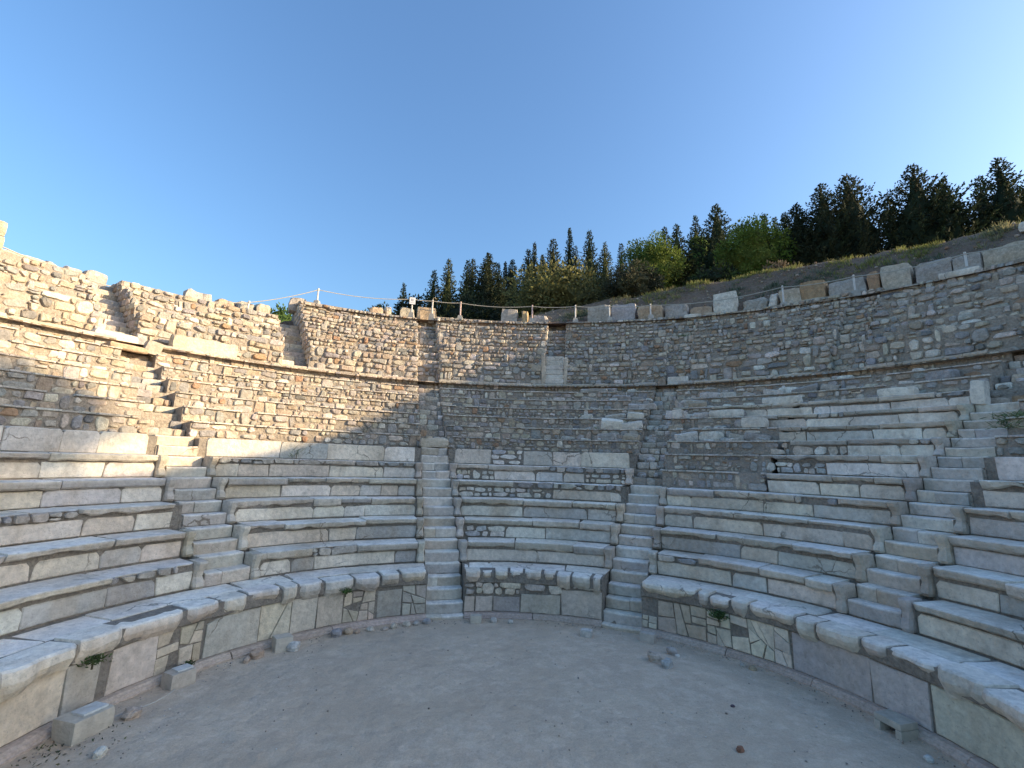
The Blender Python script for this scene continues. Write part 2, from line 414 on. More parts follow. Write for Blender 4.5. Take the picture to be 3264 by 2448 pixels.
# ------------------------------------------------------------------ the plan of the theatre (metres, centre of the orchestra at the origin)
def zf(k): return .838 + (k - 2) * .4 if k <= 8 else 3.238 + (k - 8) * .357    # foot of riser k
def rf(k): return 5.696 + (k - 2) * .539                                        # face of riser k
R_POD, Z_POD = 4.82, .838
AIS = [-54.67, -14.46, 25.46, 66.52]                 # lower stairs
AW = .358                                            # half width of a lower stair
ENDS = [-104.0] + AIS + [104.0]
UST = [-55.2, -34.4, -14.2, 6.9, 26.6, 48.6]         # upper stairs
UW = .43
R_WALK, R_UP, Z_WALK = rf(15) - .539, 13.2, zf(15)
UENDS = [-97.0] + UST + [97.0]
UTOP = [8.05, 8.15, 9.25, 9.40, 9.40, 9.30, 9.12]
UROWS = [4, 4, 6, 6, 6, 6, 6]
Z_UW = 6.72
def aedge(i, side, r, half=AW, extra=.0, ends=ENDS):
    """azimuth of the left (0) or right (1) edge of wedge i at radius r, clear of the stairs"""
    j = i if side == 0 else i + 1; a = ends[j]
    if j in (0, len(ends) - 1): return a
    off = degrees(asin((half + extra) / r)); return a + off if side == 0 else a - off

# ------------------------------------------------------------------ setting: ground, orchestra, hill
def struct(o): o['kind'] = 'structure'; return o
mb = MB(); N = 64
vs = [(0, 0, -.06)] + [(600 * cos(2 * pi * i / N), 600 * sin(2 * pi * i / N), -.06) for i in range(N)]
mb.add(vs, [(0, 1 + i, 1 + (i + 1) % N) for i in range(N)], (.3, .25, .2)); struct(mb.build('ground', 'dry_ground'))
mb = MB(); vs = []; fs = []; NX, NY = 90, 80
for j in range(NY + 1):
    for i in range(NX + 1):
        x = -5.4 + 10.8 * i / NX; y = -5.0 + 10.2 * j / NY
        vs.append((x, y, .018 * noise.noise((x * .6, y * .6, 1)) + .008 * noise.noise((x * 2.2, y * 2.2, 4))))
for j in range(NY):
    for i in range(NX): a = j * (NX + 1) + i; fs.append((a, a + 1, a + NX + 2, a + NX + 1))
mb.add(vs, fs, (.3, .3, .3)); struct(mb.build('orchestra_floor', 'dust', smooth=True))
def interp(x, tab):
    if x <= tab[0][0]: return tab[0][1]
    for (a, b), (c, d) in zip(tab, tab[1:]):
        if x <= c: return b + (d - b) * (x - a) / (c - a)
    return tab[-1][1]
RIMZ = [(-100, 7.9), (-36, 8.0), (-32, 9.05), (10, 9.3), (30, 9.2), (60, 8.95), (100, 8.9)]
CREST = [(-100, 7.4), (-40, 8.0), (-15, 9.2), (-5, 9.9), (5, 10.8), (13, 11.35), (24, 11.75), (38, 11.9), (45, 11.75), (53, 11.4), (60, 11.35), (63, 11.2), (68, 11.0), (74, 10.76), (80, 10.8), (105, 10.95)]  # right end of the bank, out of view, raised to shade the left seat rows
FAR = [(-100, -.05), (-30, -.05), (0, .10), (20, .13), (45, .12), (60, .04), (75, -.02), (100, -.05)]
def terrain(az, r):
    z0 = interp(az, RIMZ); zc = interp(az, CREST)
    if r < 16.9: z = z0
    elif r < 19.4:
        t = (r - 16.9) / 2.5; z = z0 + .25 * t ** .5 + (zc - z0 - .25) * t
    else: z = zc + (r - 19.4) * interp(az, FAR)
    if r < 17.85:
        for q in UST:
            if abs(az - q) < 1.45 and q < -20: return min(z, Z_WALK + (r - R_UP) / .27 * .205 - .45)
    x, y, _ = cp(az, r, 0)
    k = min(1, max(0, (r - 16.9) / .6))
    if az > 56: k *= .35
    return z + k * (.16 * noise.noise((x * .7, y * .7, 0)) + .06 * noise.noise((x * 2.3, y * 2.3, 5)))
mb = MB(); vs = []; fs = []
RR = [16.3, 16.9, 17.2, 17.5, 17.8, 18.1, 18.4, 18.7, 19.0, 19.25, 19.5, 19.8, 20.2, 20.8, 21.6, 23, 25, 28, 32, 38, 46, 60, 80, 110, 160]
AZ = [-105 + .5 * i for i in range(421)]
for r in RR:
    for a in AZ: vs.append(cp(a, r, terrain(a, r)))
for j in range(len(RR) - 1):
    for i in range(len(AZ) - 1): a = j * len(AZ) + i; fs.append((a, a + len(AZ), a + len(AZ) + 1, a + 1))
mb.add(vs, fs, (.3, .3, .3)); struct(mb.build('hillside', 'earth', smooth=True))
mb = MB()
rng = random.Random(5)
vs = [cp(-105 + i * 210 / 40, r, z) for r, z in ((R_WALK - .2, Z_WALK - .12), (R_UP + .2, Z_WALK - .02)) for i in range(41)]
mb.add(vs, [(i, i + 1, i + 42, i + 41) for i in range(40)], (.3, .3, .3)); struct(mb.build('walkway', 'dust'))

# ------------------------------------------------------------------ podium wall round the orchestra
def convex_split(poly, rng, target):
    """cut a convex polygon by random lines until the pieces are small"""
    todo = [poly]; out = []
    while todo:
        p = todo.pop(); a = parea(p)
        if a < target * rng.uniform(.6, 1.6): out.append(p); continue
        xs = [q[0] for q in p]; zs = [q[1] for q in p]; w, h = max(xs) - min(xs), max(zs) - min(zs)
        c = (min(xs) + w * rng.uniform(.36, .64), min(zs) + h * rng.uniform(.36, .64))
        ang = (pi / 2 if w > h else 0) + rng.choice((rng.uniform(-.12, .12), rng.uniform(-.6, .6))); d = (cos(ang), sin(ang))
        A, B = [], []
        for q, q2 in zip(p, p[1:] + p[:1]):
            s1 = d[0] * (q[1] - c[1]) - d[1] * (q[0] - c[0]); s2 = d[0] * (q2[1] - c[1]) - d[1] * (q2[0] - c[0])
            (A if s1 >= 0 else B).append(q)
            if s1 * s2 < 0:
                t = s1 / (s1 - s2); x = (q[0] + (q2[0] - q[0]) * t, q[1] + (q2[1] - q[1]) * t); A.append(x); B.append(x)
        if len(A) < 3 or len(B) < 3: out.append(p); continue
        todo += [A, B]
    return out
def panel(mb, poly, mf, th, rng, col, gap=.008, bev=.009):
    """a facing slab from a convex outline, cut into upright strips so that it follows the curve"""
    cx = sum(p[0] for p in poly) / len(poly); cz = sum(p[1] for p in poly) / len(poly)
    hw = max(abs(p[0] - cx) for p in poly); hh = max(abs(p[1] - cz) for p in poly)
    if hw < .03 or hh < .03: return False
    g = gap * rng.uniform(.6, 1.9)
    poly = [(cx + (a - cx) * (1 - g / hw), cz + (b - cz) * (1 - g / hh)) for a, b in poly]
    xs = sorted(set([round(p[0], 4) for p in poly])); x0, x1 = xs[0], xs[-1]
    cuts = sorted(set(xs + [x0 + bev, x1 - bev] + [x0 + (x1 - x0) * i / max(1, int((x1 - x0) / .15)) for i in range(1, int((x1 - x0) / .15))]))
    cuts = [c for i, c in enumerate(cuts) if i == 0 or c - cuts[i - 1] > .003]
    seed = rng.uniform(0, 100); out0 = rng.uniform(-.006, .010); tilt = rng.uniform(-.01, .01); rings = []
    for i, x in enumerate(cuts):
        zs = []
        for q, q2 in zip(poly, poly[1:] + poly[:1]):
            if abs(q[0] - x) < 2e-4: zs.append(q[1])
            if (q[0] - x) * (q2[0] - x) < 0: zs.append(q[1] + (q2[1] - q[1]) * (x - q[0]) / (q2[0] - q[0]))
        if not zs: continue
        zb, zt = min(zs), max(zs); k = noise.noise((x * 9, seed, 0)) * .012
        if zt - zb < .004: zb -= .002; zt += .002
        zb += k; zt += noise.noise((x * 9, seed, 5)) * .016
        b = min(bev, (zt - zb) * .3); e = -bev if i in (0, len(cuts) - 1) else 0
        d = out0 + tilt * (x - cx) + .006 * noise.noise((x * 3, seed, 2)) + e
        rings.append([mf(x, zb, -th), mf(x, zb, d - b), mf(x, zb + b, d), mf(x, (zb + zt) / 2, d + .005 * noise.noise((x * 4, seed, 8))), mf(x, zt - b, d), mf(x, zt, d - b), mf(x, zt, -th)])
    if len(rings) < 2: return False
    loft(mb, rings, col); return True

# joints of the facing, read along the wall: from, to, size of the broken pieces (0 = whole slab), top
FACING = {'slabs': [(-104, -93, 0, .60), (-93, -82.2, 0, .61), (-82.2, -77.6, 0, .60), (-76.4, -69.6, 0, .60), (-69.6, -62.6, .05, .60), (-62.2, -52.7, 0, .60), (-52.7, -41.8, .25, .61), (-41.8, -36.6, 0, .60), (-36.6, -29.8, .035, .60), (-29.6, -24.0, 0, .56), (-24.0, -18.7, .06, .60)],
          'mixed': [(-10.2, -7.7, 0, .37), (-7.7, -3.6, 0, .38), (-3.6, 2.6, 0, .37), (2.6, 11.9, 0, .44), (12.0, 21.2, 0, .56)],
          'crazed': [(29.7, 33.0, .03, .30), (33.0, 43.0, .07, .60), (43.0, 58.3, .045, .60), (58.7, 71.3, 0, .61), (71.3, 79.5, 0, .60), (79.5, 91.5, 0, .61), (91.5, 104, 0, .60)]}
COPING = {'slabs': [-104, -98, -91.8, -82, -76, -66.2, -60.5, -55.5, -49.4, -46.2, -41, -34.8, -29.3, -24.9, -18.7],
          'mixed': None, 'crazed': [29.7, 41.4, 44.1, 47.9, 51.6, 59.9, 63.6, 70.5, 74.4, 81.2, 87.5, 96, 104]}
def podium(az0, az1, label, style, seed):
    rng = random.Random(seed); mid = (az0 + az1) / 2
    t = thing('podium_wall', cp(mid, R_POD, 0), label, 'wall', 'podium walls round the orchestra')
    core(t, [(R_POD + .02, -.05), (R_POD + .02, .60), (R_POD - .03, .62), (R_POD - .03, .80), (R_POD + .1, .815), (5.75, .82), (5.75, -.05)], az0, az1, amp=.012, material='dark_mortar')
    rub = Rubble()
    zt = .60
    for (a, b, target, top) in FACING[style]:
        a, b = max(a, az0), min(b, az1)
        L = radians(b - a) * R_POD; mf = arcmap(a, R_POD)
        quad = [(0, .085), (L + rng.uniform(-.02, .02), .085), (L, top), (0 + rng.uniform(-.02, .02), top + rng.uniform(-.02, .01))]
        pieces = convex_split(quad, rng, target) if target else [quad]
        col = vary(rng, rng.choice(((.60, .535, .45), (.55, .51, .455), (.62, .57, .50), (.47, .465, .455))), .08)
        for p in pieces:
            if len(pieces) > 4 and rng.random() < .03: continue
            m2 = MB()
            if panel(m2, p, mf, .05, rng, vary(rng, col, .16), gap=.008 if len(pieces) == 1 else .009): m2.build('facing_slab', 'marble', t)
        if style == 'mixed': rub.band(a, b, R_POD, top + .02, .62, rng, ch=.13, gap=.010, proud=(.015, .04), colf=lambda g: vary(g, g.choice(((.60, .54, .45), (.54, .49, .42), (.45, .41, .37))), .1), wmul=1.5)
    if rub.items: rub.flush(t, rng)
    lo, hi = {'slabs': (.5, 1.0), 'mixed': (.22, .42), 'crazed': (.45, 1.1)}[style]
    for (a, b) in (list(zip(COPING[style], COPING[style][1:])) if COPING[style] else split_arc(az0, az1, R_POD - .1, lo, hi, rng)):
        a, b = max(a, az0), min(b, az1)
        broke = rng.random() < .16; h = rng.uniform(.15, .28) * (.6 if broke else 1); nose = R_POD - .12 + rng.uniform(-.05, .05) + (.05 if broke else 0)
        L = radians(b - a) * nose; mf = arcmap(a, nose); n = max(4, int(L / .08)); sd = rng.uniform(0, 99); rings = []
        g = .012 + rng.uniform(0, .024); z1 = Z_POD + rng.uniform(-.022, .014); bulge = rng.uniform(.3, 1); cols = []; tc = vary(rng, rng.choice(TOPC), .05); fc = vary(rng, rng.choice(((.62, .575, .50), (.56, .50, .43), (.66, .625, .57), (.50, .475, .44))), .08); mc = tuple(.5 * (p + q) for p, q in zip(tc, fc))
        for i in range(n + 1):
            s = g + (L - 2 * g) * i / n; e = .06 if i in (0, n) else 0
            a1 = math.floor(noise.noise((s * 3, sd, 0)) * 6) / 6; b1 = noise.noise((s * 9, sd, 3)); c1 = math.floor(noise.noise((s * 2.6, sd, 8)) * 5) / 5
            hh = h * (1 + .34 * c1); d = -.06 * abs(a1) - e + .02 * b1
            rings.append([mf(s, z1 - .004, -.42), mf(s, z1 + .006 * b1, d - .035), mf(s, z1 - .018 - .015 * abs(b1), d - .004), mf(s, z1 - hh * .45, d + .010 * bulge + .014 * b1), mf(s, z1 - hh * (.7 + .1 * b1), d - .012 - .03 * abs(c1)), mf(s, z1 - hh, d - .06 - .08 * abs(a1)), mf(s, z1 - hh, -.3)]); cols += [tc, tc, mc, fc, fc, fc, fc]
        m2 = MB(); loft(m2, rings, cols); m2.build('coping_block', 'marble', t)
    # the back strip of the podium seat, paved with thinner slabs
    for (a, b) in split_arc(az0, az1, 5.2, .4, 1.1, rng):
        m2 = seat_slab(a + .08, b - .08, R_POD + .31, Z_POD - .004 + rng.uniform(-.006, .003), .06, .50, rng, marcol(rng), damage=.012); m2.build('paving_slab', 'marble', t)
    # projecting base moulding
    for (a, b) in split_arc(az0, az1, R_POD - .1, 1.0, 2.0, rng):
        L = radians(b - a) * 4.7; mf = arcmap(a, 4.7); n = max(3, int(L / .15)); rings = []; sd = rng.uniform(0, 99); w = rng.uniform(-.012, .012)
        for i in range(n + 1):
            s = .006 + (L - .012) * i / n; k = .012 * noise.noise((s * 4, sd, 0)) + w
            rings.append([mf(s, -.03, -.2), mf(s, -.03, .01 + k), mf(s, .025, .015 + k), mf(s, .035, -.005 + k), mf(s, .06, -.012 + k), mf(s, .07, -.035 + k), mf(s, .088, -.045 + k), mf(s, .088, -.2)])
        m2 = MB(); loft(m2, rings, vary(rng, (.50, .40, .325), .1)); m2.build('base_moulding', 'moulding', t)
eo = lambda a, r: degrees(asin(AW / r))
podium(-104, AIS[1] - eo(0, 4.85), 'long curved podium wall of big slabs left of the central stair', 'slabs', 11)
podium(AIS[1] + eo(0, 4.85), AIS[2] - eo(0, 4.85), 'short podium wall topped with small stones between the two orchestra stairs', 'mixed', 12)
podium(AIS[2] + eo(0, 4.85), 104, 'long curved podium wall of cracked slabs right of the orchestra stairs', 'crazed', 13)

# ------------------------------------------------------------------ marble seat rows
ROW_END = .17
START = {6: 45.1, 7: 43.1, 8: 46.5, 9: 44.1, 10: 38.8, 11: 33.4}        # where marble begins in the right-hand wedge
def end_block(root, az, k, side, rng):
    """worn foot-shaped block closing a seat row beside a stair; side -1 stands left of the stair"""
    r0 = rf(k) - .10; z0 = zf(k); h = zf(k + 1) - z0
    mb = MB(); rings = []; w = ROW_END * rng.uniform(.88, 1.0); sd = rng.uniform(0, 99)
    c = radians(az); ax = Vector((cos(c), -sin(c), 0)); rad = Vector((sin(c), cos(c), 0))
    a0 = AW + w / 2 + .004; base = None
    j = min(range(4), key=lambda q: abs(AIS[q] - az)); ca = radians(AIS[j])
    ax = Vector((cos(ca), -sin(ca), 0)); rad = Vector((sin(ca), cos(ca), 0))
    bulge = rng.uniform(.5, 1.2); slim = rng.uniform(.10, .3)
    for t, wd, d in ((0, .92, -.02), (.1, 1.0, .015), (.24, 1.0, -.005), (.42, 1 - slim, -.055), (.6, 1 - slim * .6, -.045), (.78, .98, .0), (.93, 1.0, .02), (1, .93, .0)):
        wv = w * wd * .5; dn = d * bulge + .012 * noise.noise((t * 5, sd, 0)); lean = .012 * noise.noise((t * 3, sd, 5))
        pts = []
        for u, q in ((-1, .30), (-1, .02), (-.62, -.025), (.62, -.025), (1, .02), (1, .30)):
            rr = r0 + q - dn + .008 * noise.noise((u * 3, t * 6, sd))
            p = rad * rr + ax * (side * a0 + u * wv + lean); p.z = z0 + h * t + .002; pts.append(tuple(p))
        rings.append(pts)
    loft(mb, rings, vary(rng, rng.choice(((.50, .46, .40), (.56, .53, .48), (.45, .43, .42))), .1)); mb.build('end_block', 'marble', root)

def seats(i, rows, label, seed, lead=None):
    rng = random.Random(seed); a0, a1 = ENDS[i], ENDS[i + 1]
    t = thing('seat_rows', cp((a0 + a1) / 2, rf(4), zf(2)), label, 'seating', 'wedges of marble seat rows')
    last = max(rows)
    prof = []
    full = [k for k in range(2, 15) if k <= (7 if not lead else 5)]
    for k in full: prof += [(rf(k) + .02, zf(k) - .05), (rf(k) + .02, zf(k + 1) - .03)]
    kend = full[-1]; prof += [(rf(kend + 1) + .3, zf(kend + 1) - .03), (rf(kend + 1) + .3, zf(2) - .1), (rf(2) + .02, zf(2) - .1)]
    core(t, prof, a0, a1, edge=lambda r, s: aedge(i, s, r, extra=.02), amp=.008, material='dark_mortar')
    if lead:
        prof = []
        for k in range(6, 12): prof += [(rf(k) + .02, zf(k) - .05), (rf(k) + .02, zf(k + 1) - .03)]
        prof += [(rf(12) + .1, zf(12) - .03), (rf(12) + .1, zf(6) - .1), (rf(6) + .02, zf(6) - .1)]
        core(t, prof, 45.5, a1, edge=lambda r, s: 45.5 if s == 0 else aedge(i, 1, r, extra=.02), amp=.008, material='dark_mortar')
    fill = Rubble()
    for k in rows:
        b0 = aedge(i, 0, rf(k), extra=ROW_END); b1 = aedge(i, 1, rf(k), extra=ROW_END)
        if lead and k in START: b0 = START[k]
        h = zf(k + 1) - zf(k); cap = (k == 7 and not lead)
        ts = 0 if cap else rng.uniform(.12, .15) * h / .4
        th = h - ts - (0 if cap else .012)
        # riser blocks; here and there small stones in mortar take the place of a block
        for (c0, c1) in split_arc(b0, b1, rf(k), .38, 1.55, rng):
            q = rng.random(); rough_row = (i == 1 and k == 6) or (i == 2 and k in (5, 6))
            if q < (.5 if rough_row else .09) and radians(c1 - c0) * rf(k) < 1.2:
                fill.band(c0, c1, rf(k), zf(k) + .005, zf(k) + th, rng, ch=.15, proud=(.008, .02), colf=marcol, wmul=1.3, skip=.02); continue
            g = degrees(rng.uniform(.003, .010) / rf(k))
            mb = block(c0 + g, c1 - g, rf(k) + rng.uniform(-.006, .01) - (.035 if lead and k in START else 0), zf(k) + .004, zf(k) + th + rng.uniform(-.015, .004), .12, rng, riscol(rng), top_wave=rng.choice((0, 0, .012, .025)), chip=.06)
            mb.build('riser_block', 'marble', t)
        if cap: continue
        s0 = b0; s1 = b1
        for (c0, c1) in split_arc(s0, s1, rf(k), .45, 1.7, rng):
            q = rng.random(); rough_row = (i == 0 and k in (4, 6)) or (i == 1 and k in (6,)) or (i == 2 and k in (5, 6, 7))
            if q < (.6 if rough_row else .16) and radians(c1 - c0) * rf(k) < 1.3:
                fill.band(c0, c1, rf(k) - .03, zf(k) + th + .005, zf(k + 1) - .01, rng, ch=.13, proud=(.01, .045), colf=lambda g: vary(g, g.choice(((.42, .39, .35), (.50, .46, .40), (.30, .30, .30))), .1), wmul=1.4, skip=.05)
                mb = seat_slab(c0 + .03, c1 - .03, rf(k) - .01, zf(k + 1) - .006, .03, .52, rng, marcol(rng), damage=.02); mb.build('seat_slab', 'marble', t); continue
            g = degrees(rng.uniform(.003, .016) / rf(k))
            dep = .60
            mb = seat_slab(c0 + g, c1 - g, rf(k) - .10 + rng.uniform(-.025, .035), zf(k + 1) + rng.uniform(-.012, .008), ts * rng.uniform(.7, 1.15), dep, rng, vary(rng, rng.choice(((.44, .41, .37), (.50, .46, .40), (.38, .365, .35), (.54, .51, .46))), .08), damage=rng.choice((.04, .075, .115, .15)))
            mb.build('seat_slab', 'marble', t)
        for side in (0, 1):
            if (side == 0 and i == 0) or (side == 1 and i == 4): continue
            if lead and side == 0 and k > 5: continue
            if rng.random() < .06: continue
            end_block(t, ENDS[i] if side == 0 else ENDS[i + 1], k, 1 if side == 0 else -1, rng)
    if fill.items: fill.flush(t, rng, name='patching_stone')
seats(0, range(2, 8), 'pale marble seat rows at the far left, left of the leftmost lower stair', 21)
seats(1, range(2, 8), 'marble seat rows between the left stair and the central stair', 22)
seats(2, range(2, 8), 'narrow central marble seat rows between the two stairs that reach the orchestra', 23)
seats(3, range(2, 12), 'right-hand marble seat rows, tallest of all, between two right stairs', 24, lead=True)
seats(4, range(2, 8), 'marble seat rows at the far right edge beyond the last stair', 25)

# ------------------------------------------------------------------ lower stairs
def stair(j, ktop, label, seed, from_floor):
    rng = random.Random(seed); az = AIS[j]; c = radians(az)
    ax = Vector((cos(c), -sin(c), 0)); rad = Vector((sin(c), cos(c), 0))
    t = thing('stairway', tuple(rad * (R_POD if from_floor else rf(2)) + Vector((0, 0, 0 if from_floor else zf(2)))), label, 'stairs', 'marble stairs between the seat rows')
    steps = []
    if from_floor:
        for q in range(4): steps.append((R_POD - .06 + .225 * q, .035 + .2 * q - (.0 if q else .03), .035 + .2 * (q + 1) + (.003 if q == 3 else 0)))
        steps = [(R_POD - .12, -.02, .06)] + [(R_POD + .02 + .21 * q, .06 + .195 * q, .06 + .195 * (q + 1)) for q in range(4)]
    for k in range(2, ktop + 1):
        h = (zf(k + 1) - zf(k)) / 2
        steps += [(rf(k) - .06, zf(k), zf(k) + h), (rf(k) + .20, zf(k) + h, zf(k) + 2 * h)]
    mb = MB(); prof = []
    for r, z0, z1 in steps: prof += [(r + .05, z0 - .03), (r + .05, z1 - .03)]
    prof += [(prof[-1][0] + .5, prof[-1][1]), (prof[-1][0] + .5, steps[0][1] - .1), (steps[0][0] + .05, steps[0][1] - .1)]
    rings = [[tuple(rad * r + ax * s + Vector((0, 0, z))) for r, z in prof] for s in (-AW - .03, 0, AW + .03)]
    loft(mb, rings, (.2, .2, .2)); mb.build('core', 'mortar', t)
    for r, z0, z1 in steps:
        cuts = [-AW + .004, AW - .004]
        if rng.random() < .22: cuts.insert(1, rng.uniform(-.12, .12))
        for s0, s1 in zip(cuts, cuts[1:]):
            n = 6; sd = rng.uniform(0, 99); rings = []; zz = z1 + rng.uniform(-.01, .008); rr = r + rng.uniform(-.01, .012)
            for i in range(n + 1):
                s = s0 + .003 + (s1 - s0 - .006) * i / n; e = .012 if i in (0, n) else 0
                b = noise.noise((s * 7, sd, 0)); sag = .014 * cos(s / AW * pi / 2); wr = .012 * abs(b)
                rings.append([tuple(rad * (rr + q + e) + ax * s + Vector((0, 0, z))) for q, z in ((.40, zz - .002), (.04, zz - sag * .6), (.012 + wr, zz - sag), (.0 + wr * .4, zz - sag - .025), (.004 + .006 * b, (z0 + zz) / 2), (.008, z0 + .004), (.2, z0 + .004))])
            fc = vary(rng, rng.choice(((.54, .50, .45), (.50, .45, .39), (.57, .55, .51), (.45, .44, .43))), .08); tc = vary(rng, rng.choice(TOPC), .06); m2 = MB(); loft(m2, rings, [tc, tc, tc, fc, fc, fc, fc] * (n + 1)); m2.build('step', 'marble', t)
stair(0, 7, 'leftmost lower stair of worn marble steps ending in the sunlit patch', 31, False)
stair(1, 7, 'central marble stair rising from the orchestra with a boulder on its top step', 32, True)
stair(2, 5, 'right marble stair rising from the orchestra, ruined above the fifth row', 33, True)
stair(3, 10, 'rightmost lower stair of wide pale steps climbing past ten rows', 34, False)

# ------------------------------------------------------------------ rubble tiers below the walkway
def tierprof(ks):
    prof = []
    for k in ks: prof += [(rf(k), zf(k) - .06), (rf(k), zf(k + 1) - .012)]
    return prof + [(rf(15) + .4, Z_WALK - .05), (rf(15) + .4, zf(ks[0]) - .2), (rf(ks[0]), zf(ks[0]) - .2)]
def tier(i, label, seed, ks):
    rng = random.Random(seed); a0, a1 = ENDS[i], ENDS[i + 1]
    if i == 0: a0 = -97
    if i == 4: a1 = 97
    t = thing('rubble_tier', cp((a0 + a1) / 2, rf(10), zf(8)), label, 'ruined seating', 'rubble tiers below the walkway')
    prof = tierprof(ks)
    ed = lambda r, s: (a0 if (s == 0 and i == 0) else a1 if (s == 1 and i == 4) else aedge(i, s, r, extra=.01))
    if i == 3:
        core(t, prof, a0, 44.6, edge=lambda r, s: ed(r, 0) if s == 0 else 44.6, amp=.012, step=1.0)
        prof = tierprof(list(range(12, 15)))
        core(t, prof, 44.6, a1, edge=lambda r, s: 44.6 if s == 0 else ed(r, 1), amp=.02, step=1.0)
    else: core(t, prof, a0, a1, edge=ed, amp=.02, step=1.0)
    R_ = Rubble()
    lim0, lim1 = max(a0, -80), min(a1, 80)
    for k in ks:
        b0, b1 = max(ed(rf(k), 0), -80), min(ed(rf(k), 1), 80)
        if b1 - b0 < 1: continue
        segs = [(b0, b1)]
        if i == 3 and k in START: segs = [(b0, START[k] - .2)]
        for (c0, c1) in segs:
            sk = .05
            if i == 3: sk = .13
            if i == 4: sk = .18
            R_.band(c0, c1, rf(k), zf(k) + .005, zf(k + 1) - .03, rng, ch=rng.choice((.11, .155, .165)), skip=sk, proud=(.012, .05), gap=.018 if i < 3 else .024)
        for (c0, c1) in segs:
            if k < 14: R_.band(c0, c1, rf(k), zf(k + 1) - .034, zf(k + 1) + .004, rng, ch=.038, gap=.006, proud=(.045, .07), wmul=5.5, skip=.12, colf=lambda g: vary(g, g.choice(((.52, .49, .44), (.44, .42, .39), (.58, .55, .5))), .1), thin=True)
    R_.flush(t, rng)
    # flat slabs edging the walkway
    b0, b1 = max(ed(rf(14), 0), -80), min(ed(rf(14), 1), 80)
    for (c0, c1) in split_arc(b0, b1, rf(14), .5, 1.3, rng):
        if rng.random() < .2: continue
        mb = block(c0 + .04, c1 - .04, rf(14) - .035 + rng.uniform(-.02, .025), Z_WALK - .065, Z_WALK + .02 + rng.uniform(-.02, .02), 1.0, rng, vary(rng, rng.choice(((.56, .52, .45), (.50, .46, .40), (.46, .45, .42))), .1), chip=.04, rough=.012, top_wave=.02); mb.build('edging_slab', 'marble', t)
tier(0, 'sunlit rubble tiers at the far left below the walkway', 41, list(range(8, 15)))
tier(1, 'rubble tiers half in sun and half in shadow above the left seat rows', 42, list(range(8, 15)))
tier(2, 'shaded rubble tiers above the central seat rows', 43, list(range(8, 15)))
tier(3, 'crumbling rubble tiers with gaps above the right-hand seat rows', 44, list(range(6, 15)))
tier(4, 'shaded rubble tiers at the far right edge of the theatre', 45, list(range(8, 15)))
rng = random.Random(46)
for root_lab, spots in (('crumbling', [(28, 44, 9, 12), (28, 60, 12, 15)]), ('shaded rubble tiers above', [(13, 23.4, 9, 15)])):
    root = next(o for o in COL.objects if o.name.startswith('rubble_tier') and o['label'].startswith(root_lab))
    for a_lo, a_hi, k_lo, k_hi in spots:
        for q in range(46):
            k = rng.randint(k_lo, k_hi - 1); az = rng.uniform(a_lo, min(a_hi, START[k - 1] - 1.2 if (k - 1) in START and root_lab == 'crumbling' else a_hi))
            w = rng.choice((.14, .2, .28, .4, .55)) * rng.uniform(.8, 1.2); h = w * rng.uniform(.25, .5)
            c = vary(rng, rng.choice(((.60, .57, .52), (.46, .43, .39), (.36, .345, .33), (.44, .375, .30), (.68, .66, .61))), .1)
            hewn((w, rng.uniform(.16, .34), h), cp(az, rf(k) - rng.uniform(.02, .2), zf(k) - .01), -radians(az) + rng.uniform(-.5, .5), rng, c, wear=.03, tilt=(rng.uniform(-.15, .3), rng.uniform(-.2, .2))).build('fallen_stone', 'rubble', root)

def rubble_stair(j, k0, recess, label, seed, debris=0):
    rng = random.Random(seed); az = AIS[j]; c = radians(az)
    ax = Vector((cos(c), -sin(c), 0)); rad = Vector((sin(c), cos(c), 0))
    t = thing('rubble_stair', tuple(rad * rf(k0) + Vector((0, 0, zf(k0)))), label, 'stairs', 'ruined stairs through the rubble tiers')
    steps = []
    for k in range(k0, 15):
        h = (zf(k + 1) - zf(k)) / 2; steps += [(rf(k) + recess, zf(k), zf(k) + h), (rf(k) + .26 + recess, zf(k) + h, zf(k) + 2 * h)]
    prof = []
    for r, z0, z1 in steps: prof += [(r + .03, z0 - .03), (r + .03, z1 - .02)]
    prof += [(prof[-1][0] + .9, prof[-1][1]), (prof[-1][0] + .9, steps[0][1] - .2), (steps[0][0], steps[0][1] - .2)]
    rings = [[tuple(rad * r + ax * s + Vector((0, 0, z))) for r, z in prof] for s in (-AW - .06, 0, AW + .06)]
    mb = MB(); loft(mb, rings, (.2, .2, .2)); mb.build('core', 'mortar', t)
    for r, z0, z1 in steps:
        s = -AW
        while s < AW - .04:
            w = rng.uniform(.16, .42); w = AW - s if AW - s - w < .1 else w
            if rng.random() > .12:
                m2 = hewn((w - .015, rng.uniform(.3, .42), (z1 - z0) * rng.uniform(.8, .98)), tuple(rad * (r + .16 + rng.uniform(-.04, .05)) + ax * (s + w / 2) + Vector((0, 0, z0 + .003))), -c, rng, rubcol(rng), wear=.022, tilt=(rng.uniform(-.05, .05), rng.uniform(-.05, .05)))
                m2.build('step_stone', 'rubble', t)
            s += w
    for q in range(debris):
        k = rng.uniform(k0, 12.5); p = rad * (rf(k) + .05) + ax * rng.uniform(-.5, .5)
        m2 = rock(rng.uniform(.08, .26), rng, vary(rng, rng.choice(((.55, .53, .50), (.42, .41, .40), (.36, .32, .27))), .1), loc=(p.x, p.y, zf(k) + .02), nu=7, nv=4); m2.build('rubble_stone', 'rubble', t)
rubble_stair(0, 8, .16, 'ruined rubble stair in sunlight above the leftmost marble stair', 51)
rubble_stair(1, 8, .03, 'ruined rubble stair in shade above the central marble stair', 52)
rubble_stair(2, 6, .06, 'collapsed stair filled with loose stones above the right marble stair', 53, debris=46)
